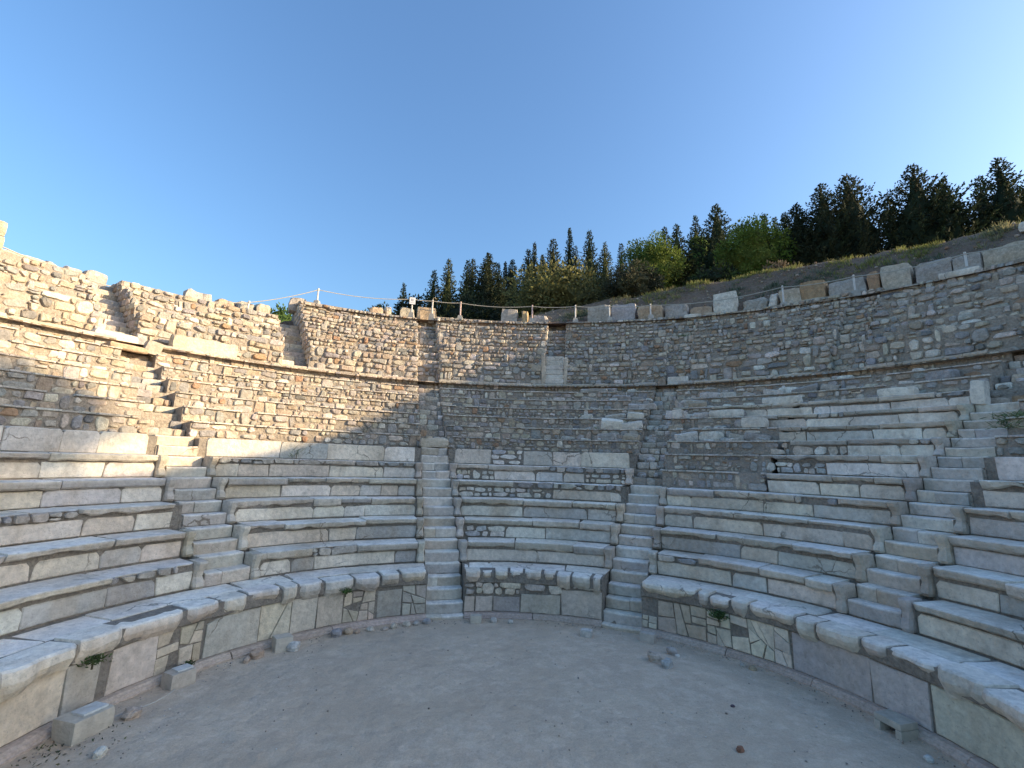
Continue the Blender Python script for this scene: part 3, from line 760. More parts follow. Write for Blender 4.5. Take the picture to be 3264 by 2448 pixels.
rubble_stair(3, 11, .05, 'ruined rubble stair at the far right above the pale steps', 54, debris=10)

# ------------------------------------------------------------------ upper rubble walls above the walkway
def uedge(i, side, r): return aedge(i, side, r, half=UW, ends=UENDS)
def uprof(i):
    n = UROWS[i]; rise = (UTOP[i] - Z_UW) / n
    return [(R_UP, Z_WALK - .1, Z_UW)] + [(R_UP + .54 * (q + 1), Z_UW + rise * q, Z_UW + rise * (q + 1)) for q in range(n)]
S_TREAD = .27
def ustair_r(z, top): return R_UP + .02 + (z - Z_WALK) / .205 * S_TREAD
ULAB = ['sunlit rubble wall at the far left above the walkway', 'sunlit rubble wall between the first and second upper stair from the left',
        'tall rubble wall in raking sun between the second and third upper stair', 'rubble wall catching a little sun left of the white upper stair',
        'shaded rubble wall right of the white upper stair', 'shaded rubble wall below the large pale block on the rim', 'shaded rubble wall at the far right above the walkway']
for i in range(7):
    rng = random.Random(60 + i); a0, a1 = UENDS[i], UENDS[i + 1]; steps = uprof(i)
    t = thing('rubble_wall', cp((a0 + a1) / 2, R_UP, Z_WALK), ULAB[i], 'wall', 'rubble walls above the walkway')
    prof = []
    for r, z0, z1 in steps: prof += [(r, z0 - .05), (r, z1 - .012)]
    prof += [(17.9, steps[-1][2] - .05), (17.9, Z_WALK - .3), (R_UP, Z_WALK - .3)]
    core(t, prof, a0, a1, edge=lambda r, s: uedge(i, s, r), amp=.03, step=1.0)
    R_ = Rubble()
    for q, (r, z0, z1) in enumerate(steps):
        b0, b1 = max(uedge(i, 0, r), -76), min(uedge(i, 1, r), 76)
        R_.band(b0, b1, r, max(z0, Z_WALK + .02) if q == 0 else z0 + .004, z1 - .003, rng, ch=(.21, .185, .175, .165, .165, .18, .20)[i] if q == 0 else (.185, .165, .14, .128, .132, .14, .16)[i], gap=.016 if i < 4 else .02, proud=(.02, .10), wmul=1.15 if q == 0 else 1.0, skip=(.06, .05, .03, .03, .05, .08, .14)[i], ragged_top=(q == len(steps) - 1))
    # side faces towards the stairs
    for side in (0, 1):
        jj = i if side == 0 else i + 1
        if jj in (0, 7): continue
        ca = radians(UENDS[jj]); ax = Vector((cos(ca), -sin(ca), 0)); rad = Vector((sin(ca), cos(ca), 0)); sg = 1 if side == 0 else -1
        z = Z_WALK + .05
        while z < steps[-1][2] - .1:
            h = rng.uniform(.16, .24); z1 = min(z + h, steps[-1][2] - .01)
            rfr = [r for r, u, v in steps if u - .06 <= z + .01 < v]; rfr = rfr[0] if rfr else steps[-1][0]
            rb = min(17.6, ustair_r(z1, 0) + .1)
            if rb - rfr > .1:
                mf = (lambda rfr, ax, rad, sg: (lambda s, zz, d: tuple(rad * (rfr + s) + ax * (sg * (UW - d)) + Vector((0, 0, zz)))))(rfr, ax, rad, sg)
                for p in rubble_polys(rb - rfr, z, z1, h, rng, gap=.014): R_.items.append((parea(p), p, mf, rng.uniform(.01, .04), rubcol(rng)))
            z = z1
    R_.flush(t, rng)

def upper_stair(j, label, seed, recess=None, white=0):
    rng = random.Random(seed); c = radians(UST[j]); ax = Vector((cos(c), -sin(c), 0)); rad = Vector((sin(c), cos(c), 0))
    top = min(UTOP[j], UTOP[j + 1]); n = int((top - Z_WALK) / .205)
    t = thing('upper_stair', tuple(rad * R_UP + Vector((0, 0, Z_WALK))), label, 'stairs', 'stairs through the upper walls')
    def slab(r, z0, z1, s, w, col, m_, wear, dep=.36):
        hewn((w - .012, dep, (z1 - z0) * rng.uniform(.92, .99)), tuple(rad * (r + dep / 2 + rng.uniform(-.015, .015)) + ax * (s + w / 2) + Vector((0, 0, z0 + .002))), -c, rng, col, wear=wear).build('step', m_, t)
    if recess is None:
        steps = [(R_UP + .02 + S_TREAD * q, Z_WALK + .205 * q, Z_WALK + .205 * (q + 1)) for q in range(n)]
    else:
        steps = [(r + recess, z0, z1) for r, z0, z1 in uprof(j)]
    prof = []
    for r, z0, z1 in steps: prof += [(r + .04, z0 - .03), (r + .04, z1 - .02)]
    prof += [(18.2, prof[-1][1]), (18.2, Z_WALK - .25), (steps[0][0] + .04, Z_WALK - .25)]
    mb = MB(); loft(mb, [[tuple(rad * r + ax * s + Vector((0, 0, z))) for r, z in prof] for s in (-UW - .06, 0, UW + .06)], (.2, .2, .2)); mb.build('core', 'mortar', t)
    if recess is None:
        for r, z0, z1 in steps:
            s = -UW
            while s < UW - .04:
                w = rng.choice((.2, .3, .43, .5, .86)) * rng.uniform(.9, 1.1); w = UW - s if UW - s - w < .12 else w
                slab(r, z0, z1, s, w, rubcol(rng), 'rubble', .02); s += w
        return
    R_ = Rubble()
    for q, (r, z0, z1) in enumerate(steps):
        h = degrees((UW + .03) / r); R_.band(UST[j] - h, UST[j] + h, r + .04, max(z0, Z_WALK + .02), z1 - .003, rng, ch=.15, proud=(.02, .07), gap=.014)
    R_.flush(t, rng)
    for q in range(white):
        slab(R_UP - .10 + (.05 * q if white > 3 else .06 * q), Z_WALK + .19 * q, Z_WALK + .19 * (q + 1), -UW * .86, 2 * UW * .86, vary(rng, (.66, .645, .61), .05), 'marble', .012, dep=.4)
upper_stair(0, 'upper stair at the far left, its steps in sharp shadow', 71)
upper_stair(1, 'sunlit upper stair with shadowed steps beside the tall rubble wall', 72)
upper_stair(2, 'narrow walled-up stair recess right of the raking-lit wall', 73, recess=.30)
upper_stair(3, 'walled-up upper stair with white marble steps at its foot', 74, recess=.42, white=7)
upper_stair(4, 'walled-up upper stair with two white steps at its foot, right of centre', 75, recess=.08, white=2)
upper_stair(5, 'walled-up upper stair of dark rubble on the right', 76, recess=.16)
# white posts flanking the marble stair
rng = random.Random(77)
for s, h, lab in ((-1, 1.42, 'tall worn white jamb stone left of the white upper stair'), (1, 1.25, 'worn white jamb stone right of the white upper stair')):
    c = radians(UST[3]); p = Vector((sin(c), cos(c), 0)) * (R_UP + .12) + Vector((cos(c), -sin(c), 0)) * s * (UW - .02)
    tag(hewn((.15, .3, h), (p.x, p.y, Z_WALK), -c, rng, (.56, .51, .44), wear=.03, tilt=(.06, s * .03)).build('jamb_stone', 'marble'), lab, 'stone block', 'jamb stones of the white stair')
for s, lab in ((-1, 'stone block wedged into the rubble left of the white stair'), (1, 'pale stone block wedged into the rubble right of the white stair')):
    c = radians(UST[3]); p = Vector((sin(c), cos(c), 0)) * (R_UP + .08) + Vector((cos(c), -sin(c), 0)) * s * (UW + .28)
    tag(hewn((.42, .3, .24), (p.x, p.y, Z_WALK + .68), -c, rng, (.50, .47, .41) if s > 0 else (.36, .33, .28), wear=.03).build('wedged_block', 'marble'), lab, 'stone block', 'blocks beside the white stair')

# ------------------------------------------------------------------ large blocks on the rim and elsewhere
CREAM, GREYS, WARM, PALE = (.50, .455, .38), (.40, .385, .365), (.46, .365, .27), (.68, .66, .61)
ASH = [(-60.6, 1.3, 8.02, 8.60, CREAM, 'long flat weathered block on the rim at the far left'), (-58.3, .46, 8.25, 8.60, GREYS, 'small rounded dark block on the rim at the far left'),
 (-56.6, .52, 8.03, 8.62, GREYS, 'rounded grey block on the rim just left of the first stair'), (-54.6, .60, 8.01, 8.66, GREYS, 'square grey block on the rim above the first upper stair'),
 (-51.6, .95, 8.1, 8.45, CREAM, 'flat cream block on the rim right of the first upper stair'), (-44.6, .98, 8.40, 8.86, GREYS, 'big rounded boulder on the left rim'),
 (-41.7, .67, 8.3, 8.78, WARM, 'low tan block on the rim right of the big boulder'), (-39.3, .64, 8.45, 8.86, GREYS, 'grey block behind the short leaning post on the left rim'),
 (-37.2, .55, 8.5, 8.92, CREAM, 'cream block on the left rim beside the second stair'), (-32.8, .66, 8.95, 9.49, GREYS, 'grey corner block on top of the tall rubble wall'),
 (-21.8, .62, 9.2, 9.66, WARM, 'flat tan block on the rim left of the sign'), (-20.2, .35, 9.3, 9.79, CREAM, 'small rounded cream block on the rim left of the sign'),
 (-17.2, .64, 9.35, 9.82, CREAM, 'low cream block behind the signpost'), (-14.2, .91, 9.35, 9.95, WARM, 'sunlit tan block on the rim right of the sign'),
 (-0.9, .80, 9.45, 10.19, GREYS, 'cracked grey block on the rim near the centre'), (1.6, .30, 9.5, 10.09, (.48, .36, .22), 'small ochre block on the rim beside the cracked grey block'),
 (4.1, .71, 9.5, 9.91, GREYS, 'low grey rock on the rim between two posts'), (13.4, 1.09, 9.6, 10.32, GREYS, 'undercut grey block on the rim above the white stair'),
 (17.3, 1.17, 9.55, 10.34, (.40, .40, .41), 'tall blue-grey block on the rim right of the white stair'), (21.4, 1.15, 9.5, 10.15, WARM, 'brown block on the rim behind a post right of centre'),
 (25.2, 1.0, 9.55, 10.06, GREYS, 'rough grey block on the rim above the ruined upper stair'), (28.7, .93, 9.55, 9.88, WARM, 'low brown block on the rim left of the large pale block'),
 (32.0, .99, 9.5, 10.34, PALE, 'large pale square block on the rim, leaning out right of centre'), (35.8, 1.0, 9.4, 9.87, GREYS, 'flat grey rock on the rim right of the large pale block'),
 (37.9, .35, 9.45, 9.99, PALE, 'tilted pale slab on the rim'), (40.2, .79, 9.35, 10.03, CREAM, 'cream block on the right rim behind a post'),
 (42.9, .87, 9.35, 10.18, (.40, .29, .18), 'rust-stained block on the right rim'), (46.5, 1.24, 9.3, 9.95, GREYS, 'long grey block on the right rim behind a post'),
 (49.2, .37, 9.35, 10.01, (.40, .27, .18), 'narrow reddish block on the right rim'), (51.3, .86, 9.3, 10.12, CREAM, 'large cream block on the right rim'),
 (54.7, 1.01, 9.2, 9.95, GREYS, 'pitted grey block on the right rim'), (57.6, .72, 9.2, 9.85, GREYS, 'grey block on the right rim behind the last post'),
 (60.6, 1.1, 9.1, 9.87, CREAM, 'broad block on the rim at the right edge'), (64.6, 1.2, 9.1, 9.8, GREYS, 'grey block on the rim just beyond the right edge')]
rng = random.Random(81)
for az, w, z0, z1, c, lab in ASH:
    z0 = min(z0, terrain(az, 17.0) + .02)
    round_ = 'rounded' in lab or 'boulder' in lab or 'rock' in lab
    tilt = (.03, .16 if 'tilted' in lab else rng.uniform(-.03, .03))
    o = hewn((w * .96, rng.uniform(.55, .8), z1 - z0), cp(az, 17.25, z0), -radians(az) + rng.uniform(-.06, .06), rng, vary(rng, c, .06), wear=.13 if round_ else .07, tilt=tilt).build('rim_block', 'rubble')
    tag(o, lab, 'stone block', 'large blocks along the rim')
LOOSE = [((.64, .40, .30), 17.8, 9.68, 3.955, PALE, 'pale fallen slab lying on the shaded rubble tiers, left of a similar one', (.25, .1)),
 ((.62, .42, .22), 21.3, 9.70, 3.955, PALE, 'pale fallen slab lying on the shaded rubble tiers, right of a similar one', (.12, -.12)),
 ((.27, .26, .27), 28.4, 10.2, 4.31, PALE, 'small white cube of marble on the ruined tiers right of centre', (0, 0)),
 ((.95, .40, .14), 13.9, 11.9, 5.385, GREYS, 'dark flat slab jutting from under the walkway edge', (.05, 0)),
 ((.46, .34, .2), 21.5, 10.22, 4.312, PALE, 'white broken slab above the two fallen slabs', (.2, .1)),
 ((.95, .34, .21), 43.0, 10.75, 4.67, PALE, 'long pale block lying on the right rubble tiers', (.05, 0)),
 ((.78, .42, .27), -14.5, 8.80, 3.235, CREAM, 'tan boulder resting on top of the central stair', (0, 0)),
 ((.24, .3, .48), 64.9, 10.3, 4.31, PALE, 'upright broken pale stone at the top of the right seat rows', (.05, .1)),
 ((1.75, .34, .42), -46.4, 12.75, 5.78, CREAM, 'long tooled cream block on the walkway in sunlight', (0, .0)),
 ((.95, .5, .26), -56.3, 12.5, 5.62, PALE, 'pale block on the walkway edge at the foot of the first upper stair', (0, .02)),
 ((.85, .5, .16), -55.6, 11.95, 5.385, WARM, 'tan slab tilted under the walkway edge on the left', (.08, .05)),
 ((.36, .36, .34), -53.2, 11.9, 5.385, GREYS, 'grey lump of stone below the walkway on the left', (0, .2)),
 ((.75, .34, .2), 56.5, 10.78, 4.67, PALE, 'white block at the top edge of the right seat rows', (0, 0)),
 ((.9, .3, .22), 35.8, 10.3, 4.312, PALE, 'pale block at the ragged left end of the highest right seat row', (0, 0)),
 ((.55, .45, .27), 40.6, 9.72, 3.955, PALE, 'thick pale block at the broken left end of the right seat rows', (0, 0)),
 ((.7, .4, .2), 27.6, 16.6, 9.2, PALE, 'flat pale slab in front of the rim blocks, above the two-step white stair', (.05, .03)),
 ((.68, .4, .19), 30.4, 16.7, 9.22, CREAM, 'cream slab in front of the large pale block on the rim', (.03, .02)),
 ((1.4, .5, .24), 42.0, 16.75, 9.1, CREAM, 'long cream slab along the rim under the rust-stained block', (0, .02)),
 ((1.0, .5, .22), 57.2, 16.6, 9.0, PALE, 'pale slab along the rim under the last post', (.05, .03)),
 ((.9, .6, .34), 62.0, 18.8, 10.6, PALE, 'white rock on the earth slope at the right edge', (0, .15)),
 ((.42, .3, .16), 33.6, 18.1, 10.2, PALE, 'small white slab on the slope above the large pale block', (.1, .15))]
for size, az, r, z, c, lab, tl in LOOSE:
    o = hewn(size, cp(az, r, z), -radians(az) + rng.uniform(-.08, .08), rng, vary(rng, c, .05), wear=.03 if 'boulder' not in lab else .06, tilt=tl).build('fallen_block', 'marble')
    tag(o, lab, 'stone block', 'fallen blocks among the ruins')

# ------------------------------------------------------------------ outer ends of the theatre, mostly out of the frame
def pier(az, r, size, label, seed, name='ruined_pier'):
    rng = random.Random(seed); w, d, h = size; t = thing(name, cp(az, r, 7.0), label, 'ruin', 'ruined piers at the ends of the theatre')
    z = 7.0; c = radians(az); ax = Vector((cos(c), -sin(c), 0)); rad = Vector((sin(c), cos(c), 0))
    while z < 7 + h - .1:
        hh = rng.uniform(.28, .42); s = -w / 2
        while s < w / 2 - .05:
            ww = rng.uniform(.4, .9); ww = w / 2 - s if w / 2 - s - ww < .25 else ww
            p = rad * (r + rng.uniform(-.03, .03)) + ax * (s + ww / 2)
            hewn((ww - .01, d * rng.uniform(.92, 1.0), hh - .01), (p.x, p.y, z), -c, rng, vary(rng, (.45, .40, .32), .12), wear=.025).build('stone', 'rubble', t); s += ww
        z += hh
pier(-67.0, 16.0, (1.9, 1.4, 1.72), 'stub of a ruined stone pier on the rim at the left edge', 91)
pier(83.5, 17.2, (2.2, 1.2, 2.9), 'ruined stone pier on the rim beyond the right edge', 92)

# ------------------------------------------------------------------ rope barrier
POSTS = [(-39.2, 8.30, 8.83, 'short leaning white barrier post on the left rim'), (-30.5, 9.20, 9.96, 'tall white barrier post on the tall rubble wall'),
 (-16.6, 9.30, 10.22, 'barrier post that carries the white sign'), (-13.4, 9.35, 10.24, 'barrier post with a curled hook right of the sign'),
 (-8.9, 9.38, 10.27, 'pinkish barrier post left of the cracked grey block'), (2.8, 9.40, 10.27, 'pinkish barrier post right of the cracked grey block'),
 (9.8, 9.40, 10.26, 'barrier post above the white upper stair'), (15.2, 9.40, 10.19, 'barrier post in front of the undercut and blue-grey blocks'),
 (21.5, 9.38, 10.11, 'barrier post in front of the brown block'), (39.5, 9.20, 10.11, 'barrier post beside the cream block right of the tilted slab'),
 (47.5, 9.15, 9.96, 'barrier post in front of the long grey block'), (57.8, 9.1, 9.81, 'last barrier post near the right edge')]
tops = []
for az, z0, z1, lab in POSTS:
    t = thing('barrier_post', cp(az, 16.62, z0), lab, 'post', 'posts of the rope barrier')
    p = Vector(cp(az, 16.62, z0)); lean = .03 if 'leaning' in lab else 0
    mb = MB(); b = .13; q = .07; h = .2
    rings = [[(p.x + sx * k, p.y + sy * k, z) for sx, sy in ((-1, -1), (1, -1), (1, 1), (-1, 1))] for k, z in ((b, z0 - .25), (b, z0), (q + .02, z0 + h), (q, z0 + h + .01))]
    loft(mb, rings, (.44, .40, .34), closed=True); mb.build('foot', 'concrete', t)
    mb = MB(); e = Vector((p.x + lean, p.y, z1)); tube(mb, [(p.x, p.y, z0 + .1), tuple(e)], [.034, .034], (.62, .44, .40) if 'pinkish' in lab else (.66, .63, .58), n=8); pole = mb.build('pole', 'painted_metal', t)
    mb = MB(); tube(mb, [(e.x, e.y, z1 - .10), (e.x, e.y, z1 - .05)], [.046, .046], (.5, .42, .35), n=8); mb.build('clamp', 'painted_metal', pole)
    if 'hook' in lab:
        mb = MB(); tube(mb, [(e.x + .05 * k, e.y, z1 + .02 + .10 * sin(k)) for k in (0, 1, 2, 3)], .02, (.36, .27, .12), n=5); mb.build('hook', 'painted_metal', pole)
    tops.append((az, z1 - .07))
c = radians(-16.6); p = Vector(cp(-16.6, 16.55, 9.9))
t = thing('sign', tuple(p), 'small white square sign on a barrier post', 'sign')
def plate(w, h, d, col, name, material, off=0.0, zz=0.0, par=None):
    mb = MB(); ax = Vector((cos(c), -sin(c), 0)); rad = Vector((sin(c), cos(c), 0)); vs = []
    for dd in (0, d):
        for u, v in ((-1, 0), (1, 0), (1, 1), (-1, 1)):
            q = p + ax * u * w / 2 + rad * (dd - off); vs.append((q.x, q.y, p.z + zz + v * h))
    mb.add(vs, [(0, 1, 2, 3), (7, 6, 5, 4), (0, 4, 5, 1), (1, 5, 6, 2), (2, 6, 7, 3), (3, 7, 4, 0)], col); return mb.build(name, material, par or t)
panel_ob = plate(.27, .32, .012, (.74, .74, .74), 'panel', 'painted_metal')
plate(.10, .12, .003, (.42, .42, .44), 'symbol', 'painted_metal', off=.006, zz=.14, par=panel_ob)
plate(.16, .02, .003, (.42, .42, .44), 'symbol', 'painted_metal', off=.006, zz=.06, par=panel_ob)
line = [(-66, 8.75), (-54.0, 8.20), (-46.6, 8.36)] + tops + [(66, 9.55)]
mb = MB(); pts = []
for (a, z), (a2, z2) in zip(line, line[1:]):
    n = max(3, int((a2 - a) / 1.2))
    for i in range(n): u = i / n; pts.append(cp(a + (a2 - a) * u, 16.60, z + (z2 - z) * u - .006 * (a2 - a) * 4 * u * (1 - u) * 1.2))
pts.append(cp(*line[-1][:1], 16.60, line[-1][1])); tube(mb, pts, .017, (.46, .42, .35), n=5)
tag(mb.build('barrier_rope', 'rope'), 'thin pale rope strung from post to post along the whole rim', 'rope')

# ------------------------------------------------------------------ things on the orchestra floor
def stone_box(az, r, rz, size, label, seed, open_side=False, pane=True):
    rng = random.Random(seed); w, d, h = size; loc = cp(az, r, -.01); t = thing('stone_box', loc, label, 'box', 'stone boxes at the foot of the podium')
    R = Matrix.Rotation(rz, 3, 'Z')
    def bx(name, size, off, material, col, wear, tilt=(0, 0)):
        o = Vector(loc) + R @ Vector(off); hewn(size, tuple(o), rz, rng, col, wear=wear, tilt=tilt).build(name, material, t)
    c = vary(rng, (.50, .44, .36), .05)
    if open_side:
        bx('side', (.07, d, h - .07), (-w / 2 + .035, 0, 0), 'concrete', c, .006); bx('side', (.07, d, h - .07), (w / 2 - .035, 0, 0), 'concrete', c, .006)
        bx('top', (w, d, .07), (0, 0, h - .071), 'concrete', c, .006); bx('back', (w - .14, .05, h - .08), (0, d / 2 - .03, 0), 'concrete', (.1, .1, .1), .004)
        bx('lamp', (w - .2, .1, .1), (0, .02, .02), 'painted_metal', (.05, .05, .055), .004)
    else:
        bx('body', (w, d, h), (0, 0, 0), 'concrete', c, .012)
        if pane: bx('lid', (w * .62, d * .62, .022), (w * .1, 0, h - .004), 'concrete', (.60, .60, .57), .003)
stone_box(-82.8, 4.46, radians(76), (.40, .30, .22), 'cream stone box with a pale lid in the lower left corner', 101)
stone_box(-68.0, 4.53, radians(62), (.30, .24, .19), 'cream stone box with a pale lid, second along the left podium', 102)
stone_box(-49.6, 4.55, radians(42), (.25, .22, .2), 'small cream stone box at the foot of the left podium, among loose stones', 103, pane=False)
stone_box(-7.6, 4.50, radians(7), (.21, .16, .14), 'plain tan stone box right of the foot of the central stair', 104, pane=False)
stone_box(32.4, 4.42, radians(-33), (.25, .14, .15), 'plain tan stone box right of the foot of the right stair', 106, pane=False)
stone_box(76.5, 4.58, radians(-75), (.31, .26, .17), 'stone box with a dark opening at the foot of the right podium', 107, open_side=True)
LST = [(19.1, 4.16, .20, (.52, .50, .47), 'single pale squared stone on the floor before the right stair', 1), (37.6, 3.66, .23, (.46, .40, .35), 'largest of three stones on the right of the floor', 0), (41.2, 3.58, .20, (.38, .38, .37), 'grey stone nearest the camera of three on the floor', 0), (39.0, 4.14, .18, (.44, .40, .38), 'flat stone nearest the wall of three on the floor', 0), (40.5, 4.08, .08, (.6, .58, .54), 'tiny white stone beside the flat stone', 0),
 (-38.6, 4.55, .20, (.30, .30, .32), 'grey stone leading the row of loose stones by the left podium', 0), (-36.2, 4.55, .17, (.46, .36, .27), 'tan stone second in the row of loose stones', 0), (-34.4, 4.5, .11, (.40, .30, .23), 'small brown stone third in the row of loose stones', 0), (-31.6, 4.5, .13, (.50, .46, .40), 'pale stone fourth in the row of loose stones', 0), (-28.6, 4.42, .11, (.44, .38, .34), 'small pinkish stone in the middle of the row of loose stones', 0), (-26.6, 4.48, .14, (.50, .45, .38), 'round cream stone in the row of loose stones', 0), (-23.6, 4.5, .15, (.52, .48, .42), 'pale stone near the right end of the row of loose stones', 0), (-21.2, 4.54, .12, (.42, .40, .38), 'grey stone next to last in the row of loose stones', 0), (-18.8, 4.56, .15, (.38, .38, .40), 'grey stone ending the row of loose stones', 0),
 (-48.2, 4.40, .2, (.55, .54, .52), 'white broken stone in front of the small cream box', 0), (-54.5, 4.52, .2, (.44, .34, .27), 'pinkish stone left of the small cream box', 0), (-56.8, 4.46, .13, (.40, .33, .28), 'brown stone leftmost of those by the small cream box', 0), (-3.4, 4.48, .15, (.46, .44, .41), 'pale stone right of the plain tan box', 0), (0.6, 4.44, .12, (.48, .46, .42), 'small pale stone farther right of the plain tan box', 0),
 (-78.0, 4.26, .18, (.48, .40, .34), 'pinkish flat stone beside the box in the lower left corner', 0), (-87.0, 3.95, .13, (.52, .52, .48), 'white oval stone on the ground at the lower left', 0), (51.5, 4.5, .09, (.5, .47, .42), 'small pale pebble against the right podium', 0), (53.4, 4.5, .11, (.42, .34, .24), 'small brown pebble against the right podium', 0),
 (83, 4.4, .09, (.55, .56, .55), 'small white pebble near the lower right podium', 0), (61, 3.2, .06, (.10, .08, .10), 'small dark stone on the right of the floor', 0), (76, 2.52, .085, (.24, .13, .09), 'reddish brown stone on the floor at the lower right', 0)]
rng = random.Random(111)
for az, r, s, c, lab, sq in LST:
    if sq: o = hewn((s, s * .7, s * .55), cp(az, r, -.01), radians(-az), rng, c, wear=.014).build('loose_stone', 'rubble')
    else: o = rock(s, rng, c, loc=cp(az, r, -.01), nu=9, nv=6).build('loose_stone', 'rubble')
    tag(o, lab, 'stone', 'loose stones on the orchestra floor')
mb = MB()
for q in range(900):
    u = rng.random()
    if u < .45: az = rng.uniform(-100, 100); r = 4.66 - abs(rng.gauss(0, .14))
    else: r = 4.5 * sqrt(rng.random()); az = rng.uniform(-180, 180)
    if u > .9: az = rng.uniform(-92, -74); r = rng.uniform(3.7, 4.6)
    rock(rng.uniform(.008, .024) * (1.4 if rng.random() < .08 else 1), rng, vary(rng, rng.choice(((.40, .37, .34), (.28, .26, .24), (.5, .48, .45), (.2, .18, .16))), .1), loc=cp(az, r, 0), mb=mb, nu=5, nv=3)
o = mb.build('gravel', 'rubble', kind='stuff'); tag(o, 'fine gravel scattered over the dusty orchestra floor', 'gravel')

# ------------------------------------------------------------------ vegetation
def spray(mb, p, d, L, w, col, rng):
    d = d.normalized(); a = d.cross(Vector((rng.uniform(-1, 1), rng.uniform(-1, 1), rng.uniform(-1, 1))))
    if a.length < 1e-3: a = Vector((1, 0, 0))
    a = a.normalized() * w / 2; e = p + d * L; m_ = p + d * L * .45
    mb.add([tuple(p), tuple(m_ + a), tuple(e), tuple(m_ - a)], [(0, 1, 2, 3)], col)
DARK = [(.028, .043, .022), (.036, .05, .024), (.024, .036, .023), (.042, .05, .025), (.032, .038, .024)]
OLIV = [(.13, .19, .035), (.16, .21, .04), (.11, .155, .03), (.18, .21, .05)]
GREEN = [(.07, .11, .03), (.09, .13, .035), (.06, .09, .03)]
def trunk(t, x, y, z0, h, r, rng, limbs=0):
    mb = MB(); n = 5; pts = [(x + .06 * h * .1 * noise.noise((i, x, y)), y + .05 * noise.noise((i, y, x)), z0 - .3 + (h + .3) * i / n) for i in range(n + 1)]
    tube(mb, pts, [r * (1 - .85 * i / n) + .015 for i in range(n + 1)], (.13, .095, .065))
    for q in range(limbs):
        a = rng.uniform(0, 6.28); z = z0 + h * rng.uniform(.2, .7); L = h * rng.uniform(.15, .3)
        tube(mb, [(x, y, z), (x + cos(a) * L * .5, y + sin(a) * L * .5, z + L * .35), (x + cos(a) * L, y + sin(a) * L, z + L * .8)], [r * .45, r * .3, r * .1], (.13, .095, .065), n=5)
    mb.build('trunk', 'bark', t)
def lump(mb, fn, levels, col, n=9):
    """closed lumpy body: fn(t, a) gives a point for level t in 0..1 and angle a"""
    rings = [[fn(i / (levels - 1), 2 * pi * (k + .5 * (i % 2)) / n) for k in range(n)] for i in range(levels)]
    loft(mb, rings, col, closed=True)
def conifer(x, y, ztop, w, label, seed, shape='cone', pal=DARK, dens=1.0, multi=1):
    rng = random.Random(seed); az = degrees(atan2(x, y)); z0 = terrain(az, hypot(x, y)); h = max(3.0, ztop - z0)
    t = thing('conifer_tree', (x, y, z0), label, 'tree', 'conifers on the hill')
    trunk(t, x, y, z0, h * .9, .03 * h * .5 + .04, rng, limbs=0)
    mb = MB(); col0 = rng.choice(pal)
    leaders = [(0, 0, 1.0, 1.0)] + [(rng.uniform(-.34, .34) * w, rng.uniform(-.2, .2) * w, rng.uniform(.62, .88), rng.uniform(.5, .75)) for _ in range(multi - 1)]
    for lx, ly, hs, ws in leaders:
        H = h * hs; ph = rng.uniform(0, 6.28); sd = rng.uniform(0, 99)
        def rad(t_):
            if shape == 'column': return w / 2 * min(1, (1 - t_) * 2.4 + .05) * (.75 + .25 * sin(t_ * 3))
            return w / 2 * ws * ((1 - t_) ** 1.0 * .98 + .012) * (1.0 if t_ > .1 else .8) * (1 + .30 * noise.noise((t_ * 8, sd, 0)))
        lump(mb, lambda t_, a: (x + lx + cos(a) * rad(t_) * .46 * (1 + .35 * noise.noise((cos(a) * 2, sin(a) * 2 + sd, t_ * 6))), y + ly + sin(a) * rad(t_) * .46 * (1 + .35 * noise.noise((cos(a) * 2, sin(a) * 2 + sd, t_ * 6))), z0 + H * (.04 + .9 * t_)), 12, vary(rng, col0, .1))
        nb = int((34 + H * 23) * dens)
        for i in range(nb):
            t_ = (i + rng.random()) / nb; zz = H * (.04 + .95 * t_); mr = rad(t_)
            a = ph + i * 2.4 + rng.uniform(-.5, .5); Lb = mr * rng.uniform(.75, 1.25) + .05; rise = rng.uniform(.1, .5) if shape == 'cone' else 1.6
            n = max(5, int(Lb / .06) + 3); bc = vary(rng, rng.choice(pal) if rng.random() < .4 else col0, .25)
            for k in range(n):
                u = .22 + .78 * (k + .6) / n
                p = Vector((x + lx + cos(a) * Lb * u, y + ly + sin(a) * Lb * u, z0 + zz + Lb * u * rise * .35 + u ** 3 * .22 * Lb))
                p += Vector((rng.uniform(-1, 1), rng.uniform(-1, 1), rng.uniform(-1, 1))) * (.05 + .10 * (1 - u))
                dd = Vector((cos(a), sin(a), .25 + rise)) + Vector((rng.uniform(-.9, .9), rng.uniform(-.9, .9), rng.uniform(-.6, .8)))
                spray(mb, p, dd, rng.uniform(.15, .26) * (.75 + .4 * (1 - t_)), rng.uniform(.07, .115), vary(rng, bc, .12), rng)
        for k in range(16):
            p = Vector((x + lx, y + ly, z0 + H * (.985 - .012 * k))); spray(mb, p, Vector((rng.uniform(-.6, .6), rng.uniform(-.6, .6), 1)), .22, .09, vary(rng, col0, .2), rng)
    mb.build('crown', 'foliage', t)
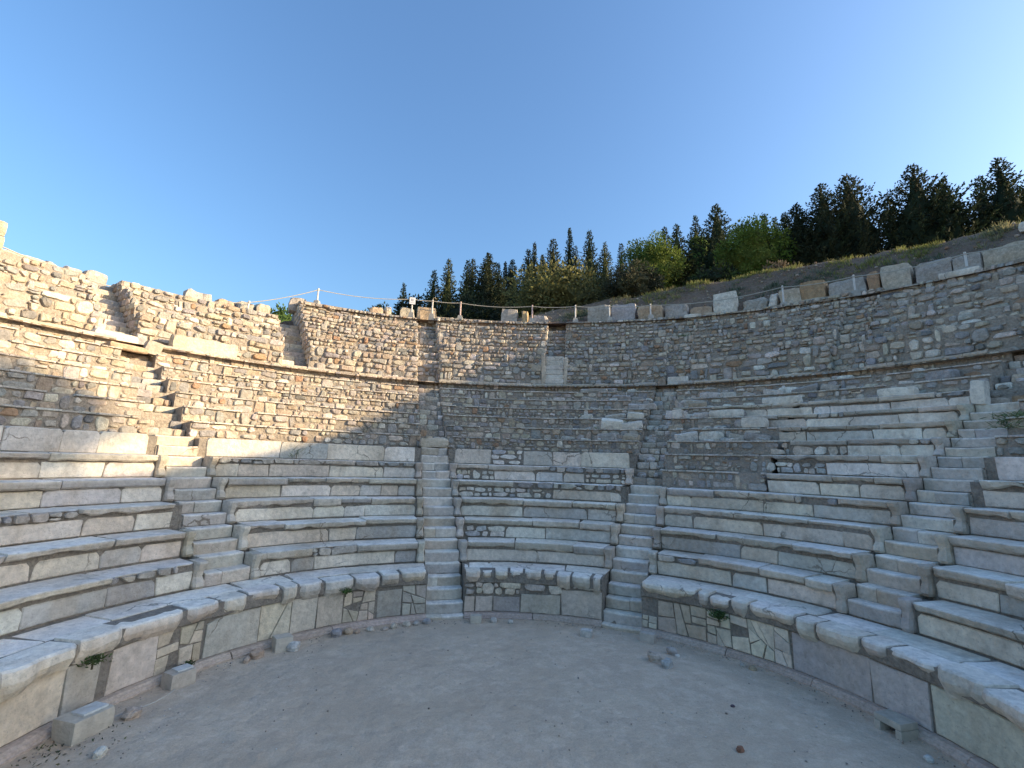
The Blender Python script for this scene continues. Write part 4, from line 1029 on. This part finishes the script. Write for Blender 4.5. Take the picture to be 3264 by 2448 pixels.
def roundtree(x, y, z0, ztop, w, label, seed, pal, name='pine_tree', cat='tree', group=None, n=46, per=70, leaf=.26, crown=None):
    rng = random.Random(seed); h = ztop - z0
    t = thing(name, (x, y, z0), label, cat, group)
    trunk(t, x, y, z0, h * .75, .05 * h * .4 + .03, rng, limbs=7)
    mb = MB(); cz, rz = crown if crown else (z0 + h * .52, h * .48)
    sd = rng.uniform(0, 99); cc = vary(rng, rng.choice(pal), .1)
    def body(t_, a):
        v = -1 + 2 * t_; q = sqrt(max(.02, 1 - v * v)) * w / 2 * .6; k = 1 + .35 * noise.noise((cos(a) * 1.5 + sd, sin(a) * 1.5, v * 2))
        return (x + cos(a) * q * k, y + sin(a) * q * k, cz + v * rz * .62 * k)
    lump(mb, body, 9, cc, n=12)
    for q in range(n):
        a = rng.uniform(0, 6.28); v = rng.uniform(-1, 1); rr = rng.uniform(.62, .86)
        c = Vector((x + cos(a) * sqrt(1 - v * v) * w / 2 * rr, y + sin(a) * sqrt(1 - v * v) * w / 2 * rr, cz + v * rz * rr))
        cr = w * rng.uniform(.09, .17); col0 = vary(rng, rng.choice(pal), .15)
        for k in range(per):
            dv = Vector((rng.gauss(0, 1), rng.gauss(0, 1), rng.gauss(0, .8))); dv.normalize()
            p = c + dv * cr * rng.random() ** .4
            if p.z < z0: continue
            spray(mb, p, dv + Vector((rng.uniform(-.7, .7), rng.uniform(-.7, .7), rng.uniform(-.3, .9))), leaf * rng.uniform(.7, 1.3), leaf * .5, vary(rng, col0, .1), rng)
    mb.build('crown', 'foliage', t)

HG = 'conifers on the hill'
TREES = [(-10.7, 38.6, 19.6, 1.5, 'small conifer at the left end of the row, behind the sign', 'cone', 1), (-7.1, 34.3, 19.2, 2.2, 'conifer right of the sign, lower than its right neighbour', 'cone', 1),
 (-5.9, 34.5, 20.4, 2.3, 'pointed olive-green conifer standing clear right of the sign', 'cone', 1), (-4.7, 38.7, 22.2, 2.2, 'conifer behind and left of the broad cluster of cypresses', 'cone', 1), (-4.0, 36.7, 21.5, 2.6, 'dark conifer on the left of the broad cluster', 'cone', 2),
 (-2.2, 30.8, 19.4, 4.2, 'broad many-topped cypress above the pinkish left post', 'cone', 4), (-1.7, 38.9, 22.1, 1.6, 'conifer peeping out right of the broad many-topped cypress', 'cone', 1), (-1.0, 38.9, 22.2, .6, 'very thin spire of a cypress left of the golden bush', 'column', 1),
 (-0.3, 34.9, 20.7, 2.3, 'dark conifer behind the left end of the golden bush', 'cone', 1), (1.8, 38.9, 24.3, .9, 'slim cypress column behind a bushy conifer', 'column', 1), (1.1, 34.9, 21.7, 2.7, 'bushy conifer in front of the slim cypress column', 'cone', 2), (2.6, 38.8, 23.0, 1.1, 'short narrow cypress right of the bushy conifer', 'column', 1),
 (3.3, 34.8, 22.8, 3.0, 'open-branched conical conifer behind the golden bush', 'cone', 1), (5.0, 36.6, 24.8, 1.0, 'tallest and thinnest cypress near the middle of the hill', 'column', 1), (6.1, 40.5, 24.9, 1.8, 'small conifer just right of the thinnest cypress', 'cone', 1),
 (6.8, 36.3, 24.5, 2.3, 'tall dark conifer right of the thinnest cypress', 'cone', 1), (8.6, 38.1, 24.2, 3.0, 'wide green conifer behind the grey-brown bush', 'cone', 2), (11.5, 43.6, 26.9, 2.2, 'lone small spruce in the gap left of the round pines', 'cone', 1),
 (12.7, 32.8, 23.2, 2.0, 'conifer tip rising from the left round pine', 'cone', 1), (11.8, 27.5, 20.5, 2.6, 'olive conifer in front of the left round pine', 'cone', 3), (15.8, 33.8, 24.9, 2.6, 'dark conifer left of the tall layered spruce', 'cone', 2), (14.9, 27.7, 22.4, 3.6, 'tall layered dark spruce between the two round pines', 'cone', 1),
 (22.6, 34.9, 25.9, 1.8, 'thin conifer right behind the bright round pine', 'cone', 1), (24.3, 36.2, 26.4, 1.5, 'second thin conifer right of the bright round pine', 'cone', 1), (21.9, 30.7, 23.7, 3.4, 'bushy conifer right of the bright round pine', 'cone', 2), (28.8, 38.1, 26.2, 2.6, 'distant conifer seen through the gap right of centre', 'cone', 1),
 (20.6, 21.9, 21.3, 5.4, 'big broad cypress with several tips, first of three at right', 'cone', 3), (28.6, 28.3, 24.1, 2.2, 'slim conifer between the first and second big cypress', 'cone', 1), (23.0, 19.9, 20.7, 5.0, 'big dark cypress, second of three at right', 'cone', 2), (29.5, 24.7, 23.1, 3.0, 'conifer tip right behind the second big cypress', 'cone', 2),
 (29.2, 22.1, 21.6, 3.2, 'thin-crowned conifer with sky showing through, near the right edge', 'cone', 2), (26.1, 18.1, 20.0, 3.8, 'big cypress at the right edge, third of three', 'cone', 3), (29.5, 19.5, 20.3, 3.4, 'cypress cut by the right edge of the picture', 'cone', 2), (31.5, 17.8, 20.5, 3.4, 'cypress just beyond the right edge', 'cone', 2)]
for k, (x, y, zt, w, lab, sh, mu) in enumerate(TREES):
    pal = DARK + [(.08, .09, .035)] * 2 if 'olive' in lab or 'bushy' in lab or 'green' in lab else DARK
    conifer(x, y, zt, w * ((2.1 if mu < 2 else 1.75) if sh == 'cone' else 1.3), lab, 200 + k, sh, pal, dens=1.25 if w > 3 else 1.1, multi=mu)
def zt_(x, y): return terrain(degrees(atan2(x, y)), hypot(x, y))
roundtree(9.56, 26.6, zt_(9.56, 26.6), 19.5, 4.7, 'round-crowned olive-green pine, left of two', 301, OLIV + GREEN, group='round pines on the hill', n=80, per=130, leaf=.17)
roundtree(14.58, 22.45, zt_(14.58, 22.45), 18.5, 4.6, 'bright yellow-green round pine, right of two', 302, OLIV, group='round pines on the hill', n=84, per=130, leaf=.17)
roundtree(16.0, 33.5, zt_(16, 33.5), 24.2, 3.4, 'olive pine crown behind the tall layered spruce', 303, OLIV + GREEN, group='round pines on the hill', n=50, per=110, leaf=.17)
roundtree(2.6, 22.6, zt_(2.6, 22.6) - .4, 14.45, 6.6, 'large golden-tipped bush behind the rim at the centre', 304, [(.17, .17, .065), (.22, .20, .075), (.12, .125, .05), (.14, .14, .06)], name='shrub', cat='bush', group='bushes behind the rim', n=90, per=80, leaf=.24)
roundtree(6.5, 19.9, zt_(6.5, 19.9) - .3, 13.9, 3.3, 'grey-brown rounded bush right of the golden bush', 305, [(.07, .075, .04), (.09, .085, .05), (.055, .06, .035)], name='shrub', cat='bush', group='bushes behind the rim', n=60, per=80, leaf=.17)
roundtree(10.8, 19.4, zt_(10.8, 19.4) - .2, 13.6, 2.9, 'dark green shrub under the tall layered spruce', 306, GREEN + DARK, name='shrub', cat='bush', group='bushes behind the rim', n=40, per=70, leaf=.17)
roundtree(13.6, 18.0, zt_(13.6, 18) - .2, 13.3, 2.2, 'dry brownish shrub right of the bright round pine', 307, [(.16, .13, .09), (.12, .10, .07)], name='shrub', cat='bush', group='bushes behind the rim', n=30, per=60, leaf=.15)
roundtree(-13.0, 20.6, 8.2, 11.15, 3.0, 'green fig bush peeping over the left rim', 308, [(.10, .16, .04), (.08, .13, .035)], name='shrub', cat='bush', group='bushes behind the rim', n=40, per=60, leaf=.22)
for k, (x, y, zt, w, lab) in enumerate([(-18.5, 52.0, 22.0, 6.5, 'low dark round tree at the left foot of the hill'), (-13.2, 40.5, 18.9, 4.6, 'dark round tree behind the rope left of the sign'), (-9.2, 36.5, 18.1, 3.2, 'small round dark tree right of the smallest conifer'), (-14.8, 43.5, 19.0, 4.6, 'dark round tree second from the left foot of the hill')]):
    roundtree(x, y, zt_(x, y), zt, w, lab, 320 + k, DARK, group='round dark trees on the left of the hill', n=44, per=60, leaf=.34)
for k, (x, y, zt, w, lab) in enumerate([(27.0, 25.5, 18.6, 5.5, 'dark undergrowth tree between the second and third big cypress'), (24.5, 25.0, 17.8, 5.0, 'dark undergrowth tree behind the first big cypress'), (18.6, 24.5, 16.2, 3.8, 'dark undergrowth below the bright round pine'), (7.2, 28.5, 16.4, 4.0, 'dark undergrowth tree right of the golden bush'), (-3.5, 27.5, 14.6, 5.0, 'dark undergrowth tree above the pinkish left post'), (-7.5, 30.0, 15.5, 4.2, 'dark undergrowth tree right of the sign'), (12.2, 22.4, 14.6, 3.0, 'dark undergrowth under the olive conifer')]):
    roundtree(x, y, zt_(x, y), zt, w, lab, 340 + k, DARK, group='dark undergrowth under the conifers', n=40, per=60, leaf=.3)
# pine added out of view, its flat crown shaped to shade the left tiers
roundtree(33.0, -1.9, 9.0, 17.9, 7.4, 'flat-crowned pine added out of view to shade the left tiers', 360, OLIV + GREEN, n=110, per=110, leaf=.3, crown=(16.75, 1.15))
# grass on the bank: no one could count it
rng = random.Random(400); mb = MB()
CL = [(8.9, 17.15, .5, .35, 0), (10.7, 16.4, .7, .3, 0), (11.5, 15.9, .5, .28, 0), (6.8, 17.6, .9, .36, 0), (7.7, 17.3, .6, .3, 1), (5.4, 17.9, .8, .3, 1), (12.5, 15.3, .35, .34, 0), (13.4, 13.4, .7, .25, 0), (14.1, 12.6, .8, .3, 0), (14.9, 11.9, .6, .28, 0), (15.5, 11.4, .5, .22, 0), (16.3, 9.9, .55, .36, 1), (13.9, 11.4, .9, .3, 2), (14.4, 10.9, .7, .28, 2), (12.6, 13.2, .6, .24, 2), (11.2, 14.3, .7, .28, 2), (12.0, 13.6, .6, .26, 2), (2.9, 17.8, .7, .3, 2), (-1.2, 17.7, .8, .26, 2), (3.4, 17.9, .4, .25, 2), (9.9, 15.5, .5, .25, 2)]
GC = [[(.24, .25, .08), (.30, .28, .12), (.18, .20, .06)], [(.26, .25, .13), (.30, .27, .15), (.2, .2, .1)], [(.13, .16, .11), (.11, .14, .08), (.16, .18, .13)]]
def tuft(mb, x, y, z, h, pal, rng, n=14, spread=.10, w=.025):
    for q in range(n):
        a = rng.uniform(0, 6.28); s = rng.uniform(0, spread)
        spray(mb, Vector((x + cos(a) * s, y + sin(a) * s, z - .03)), Vector((cos(a) * rng.uniform(.1, .8), sin(a) * rng.uniform(.1, .8), 1)), h * rng.uniform(.6, 1.2), w * rng.uniform(.7, 1.5), vary(rng, rng.choice(pal), .2), rng)
for (x, y, s, h, g) in CL:
    for q in range(26):
        px, py = x + rng.gauss(0, s * .5), y + rng.gauss(0, s * .5); az = degrees(atan2(px, py)); r = hypot(px, py)
        if r < 17.4: continue
        tuft(mb, px, py, terrain(az, r), h * rng.uniform(.4, .9), GC[g], rng, n=20, spread=.16, w=.024)
for q in range(900):
    az = rng.uniform(-10, 68); r = 19.4 + rng.gauss(0, .35) if q < 300 else rng.uniform(17.5, 19.3); x, y, _ = cp(az, r, 0)
    tuft(mb, x, y, terrain(az, r), rng.uniform(.05, .15), GC[rng.choice((1, 1, 1, 2))], rng, n=9, spread=.3, w=.014)
tag(mb.build('bank_grass', 'grass', kind='stuff'), 'dry grass and weeds on the earth bank behind the rim', 'grass')
mb = MB()
for q in range(420):
    az = rng.uniform(-5, 68); r = rng.uniform(17.4, 19.7); rock(rng.uniform(.04, .16) * rng.random() + .03, rng, vary(rng, rng.choice(((.36, .31, .26), (.28, .2, .15), (.44, .40, .36))), .12), loc=cp(az, r, terrain(az, r)), mb=mb, nu=6, nv=4)
tag(mb.build('bank_stones', 'rubble', kind='stuff'), 'small stones strewn over the earth bank', 'stones')
# plants growing out of the joints
PL = [(-38.2, 8.33, 2.84, .30, 26, 'spiky grey-green plant on the top marble row of the left wedge', (.10, .12, .06)), (-36.8, 4.70, .60, .14, 60, 'small green plant under the podium coping left of the stair', (.05, .08, .025)), (46.1, 4.70, .52, .20, 110, 'bushy green plant on the podium wall right of the stair', (.05, .085, .03)),
      (-80.2, 4.70, .56, .16, 80, 'mossy plant under the coping at the lower left', (.05, .07, .025)), (15.6, 9.75, 3.85, .28, 60, 'tuft of green grass left of the fallen slabs', (.09, .13, .04)), (69.5, 9.6, 3.72, .5, 140, 'green shrub on the ruined rows at the right edge', (.08, .10, .045)), (26.6, 15.2, 8.0, .3, 60, 'green weed in the ruined upper stair right of centre', (.07, .10, .04)), (-65.5, 4.68, .10, .12, 50, 'small weed at the foot of the left podium beside a box', (.05, .07, .03))]
for az, r, z, h, n, lab, c in PL:
    t = thing('wall_plant', cp(az, r, z), lab, 'plant', 'plants growing in the joints'); mb = MB(); x, y, _ = cp(az, r, 0)
    for q in range(n * (3 if n > 30 else 1)):
        a = rng.uniform(0, 6.28); e = rng.uniform(0.05, 1.0)
        spray(mb, Vector((x + rng.gauss(0, h * .3), y + rng.gauss(0, h * .3), z + rng.uniform(0, h * .5))), Vector((cos(a), sin(a), e)), h * rng.uniform(.2, .5) if n > 30 else h * rng.uniform(.6, 1), .016 if n > 30 else .014, vary(rng, tuple(q_ * 1.7 for q_ in c), .3), rng)
    mb.build('leaves', 'foliage', t)
    mb = MB(); tube(mb, [(x, y, z - .05), (x, y, z + h * .4)], [.012, .006], (.12, .1, .06), n=5); mb.build('stem', 'bark', t)

# weeds and leaf litter in the lower left corner, and a thin cable along the left podium
rng = random.Random(500); mb = MB()
for q in range(170):
    az = rng.uniform(-97, -79); r = 4.62 - abs(rng.gauss(0, .28)); x, y, _ = cp(az, r, 0)
    spray(mb, Vector((x, y, rng.uniform(0, .02))), Vector((rng.uniform(-1, 1), rng.uniform(-1, 1), rng.uniform(0, .7))), rng.uniform(.02, .05), .018, vary(rng, rng.choice(((.12, .13, .07), (.18, .15, .10), (.09, .10, .06))), .3), rng)
tag(mb.build('leaf_litter', 'foliage', kind='stuff'), 'dark weeds and leaf litter in the lower left corner of the floor', 'weeds')
mb = MB(); tube(mb, [cp(a, r, .012) for a, r in ((-69.5, 4.42), (-71, 4.36), (-73.5, 4.33), (-76, 4.36), (-78.5, 4.44), (-80, 4.5))], .007, (.50, .46, .40), n=5)
tag(mb.build('cable', 'rope'), 'thin pale cable on the ground between the two lidded boxes', 'cable')
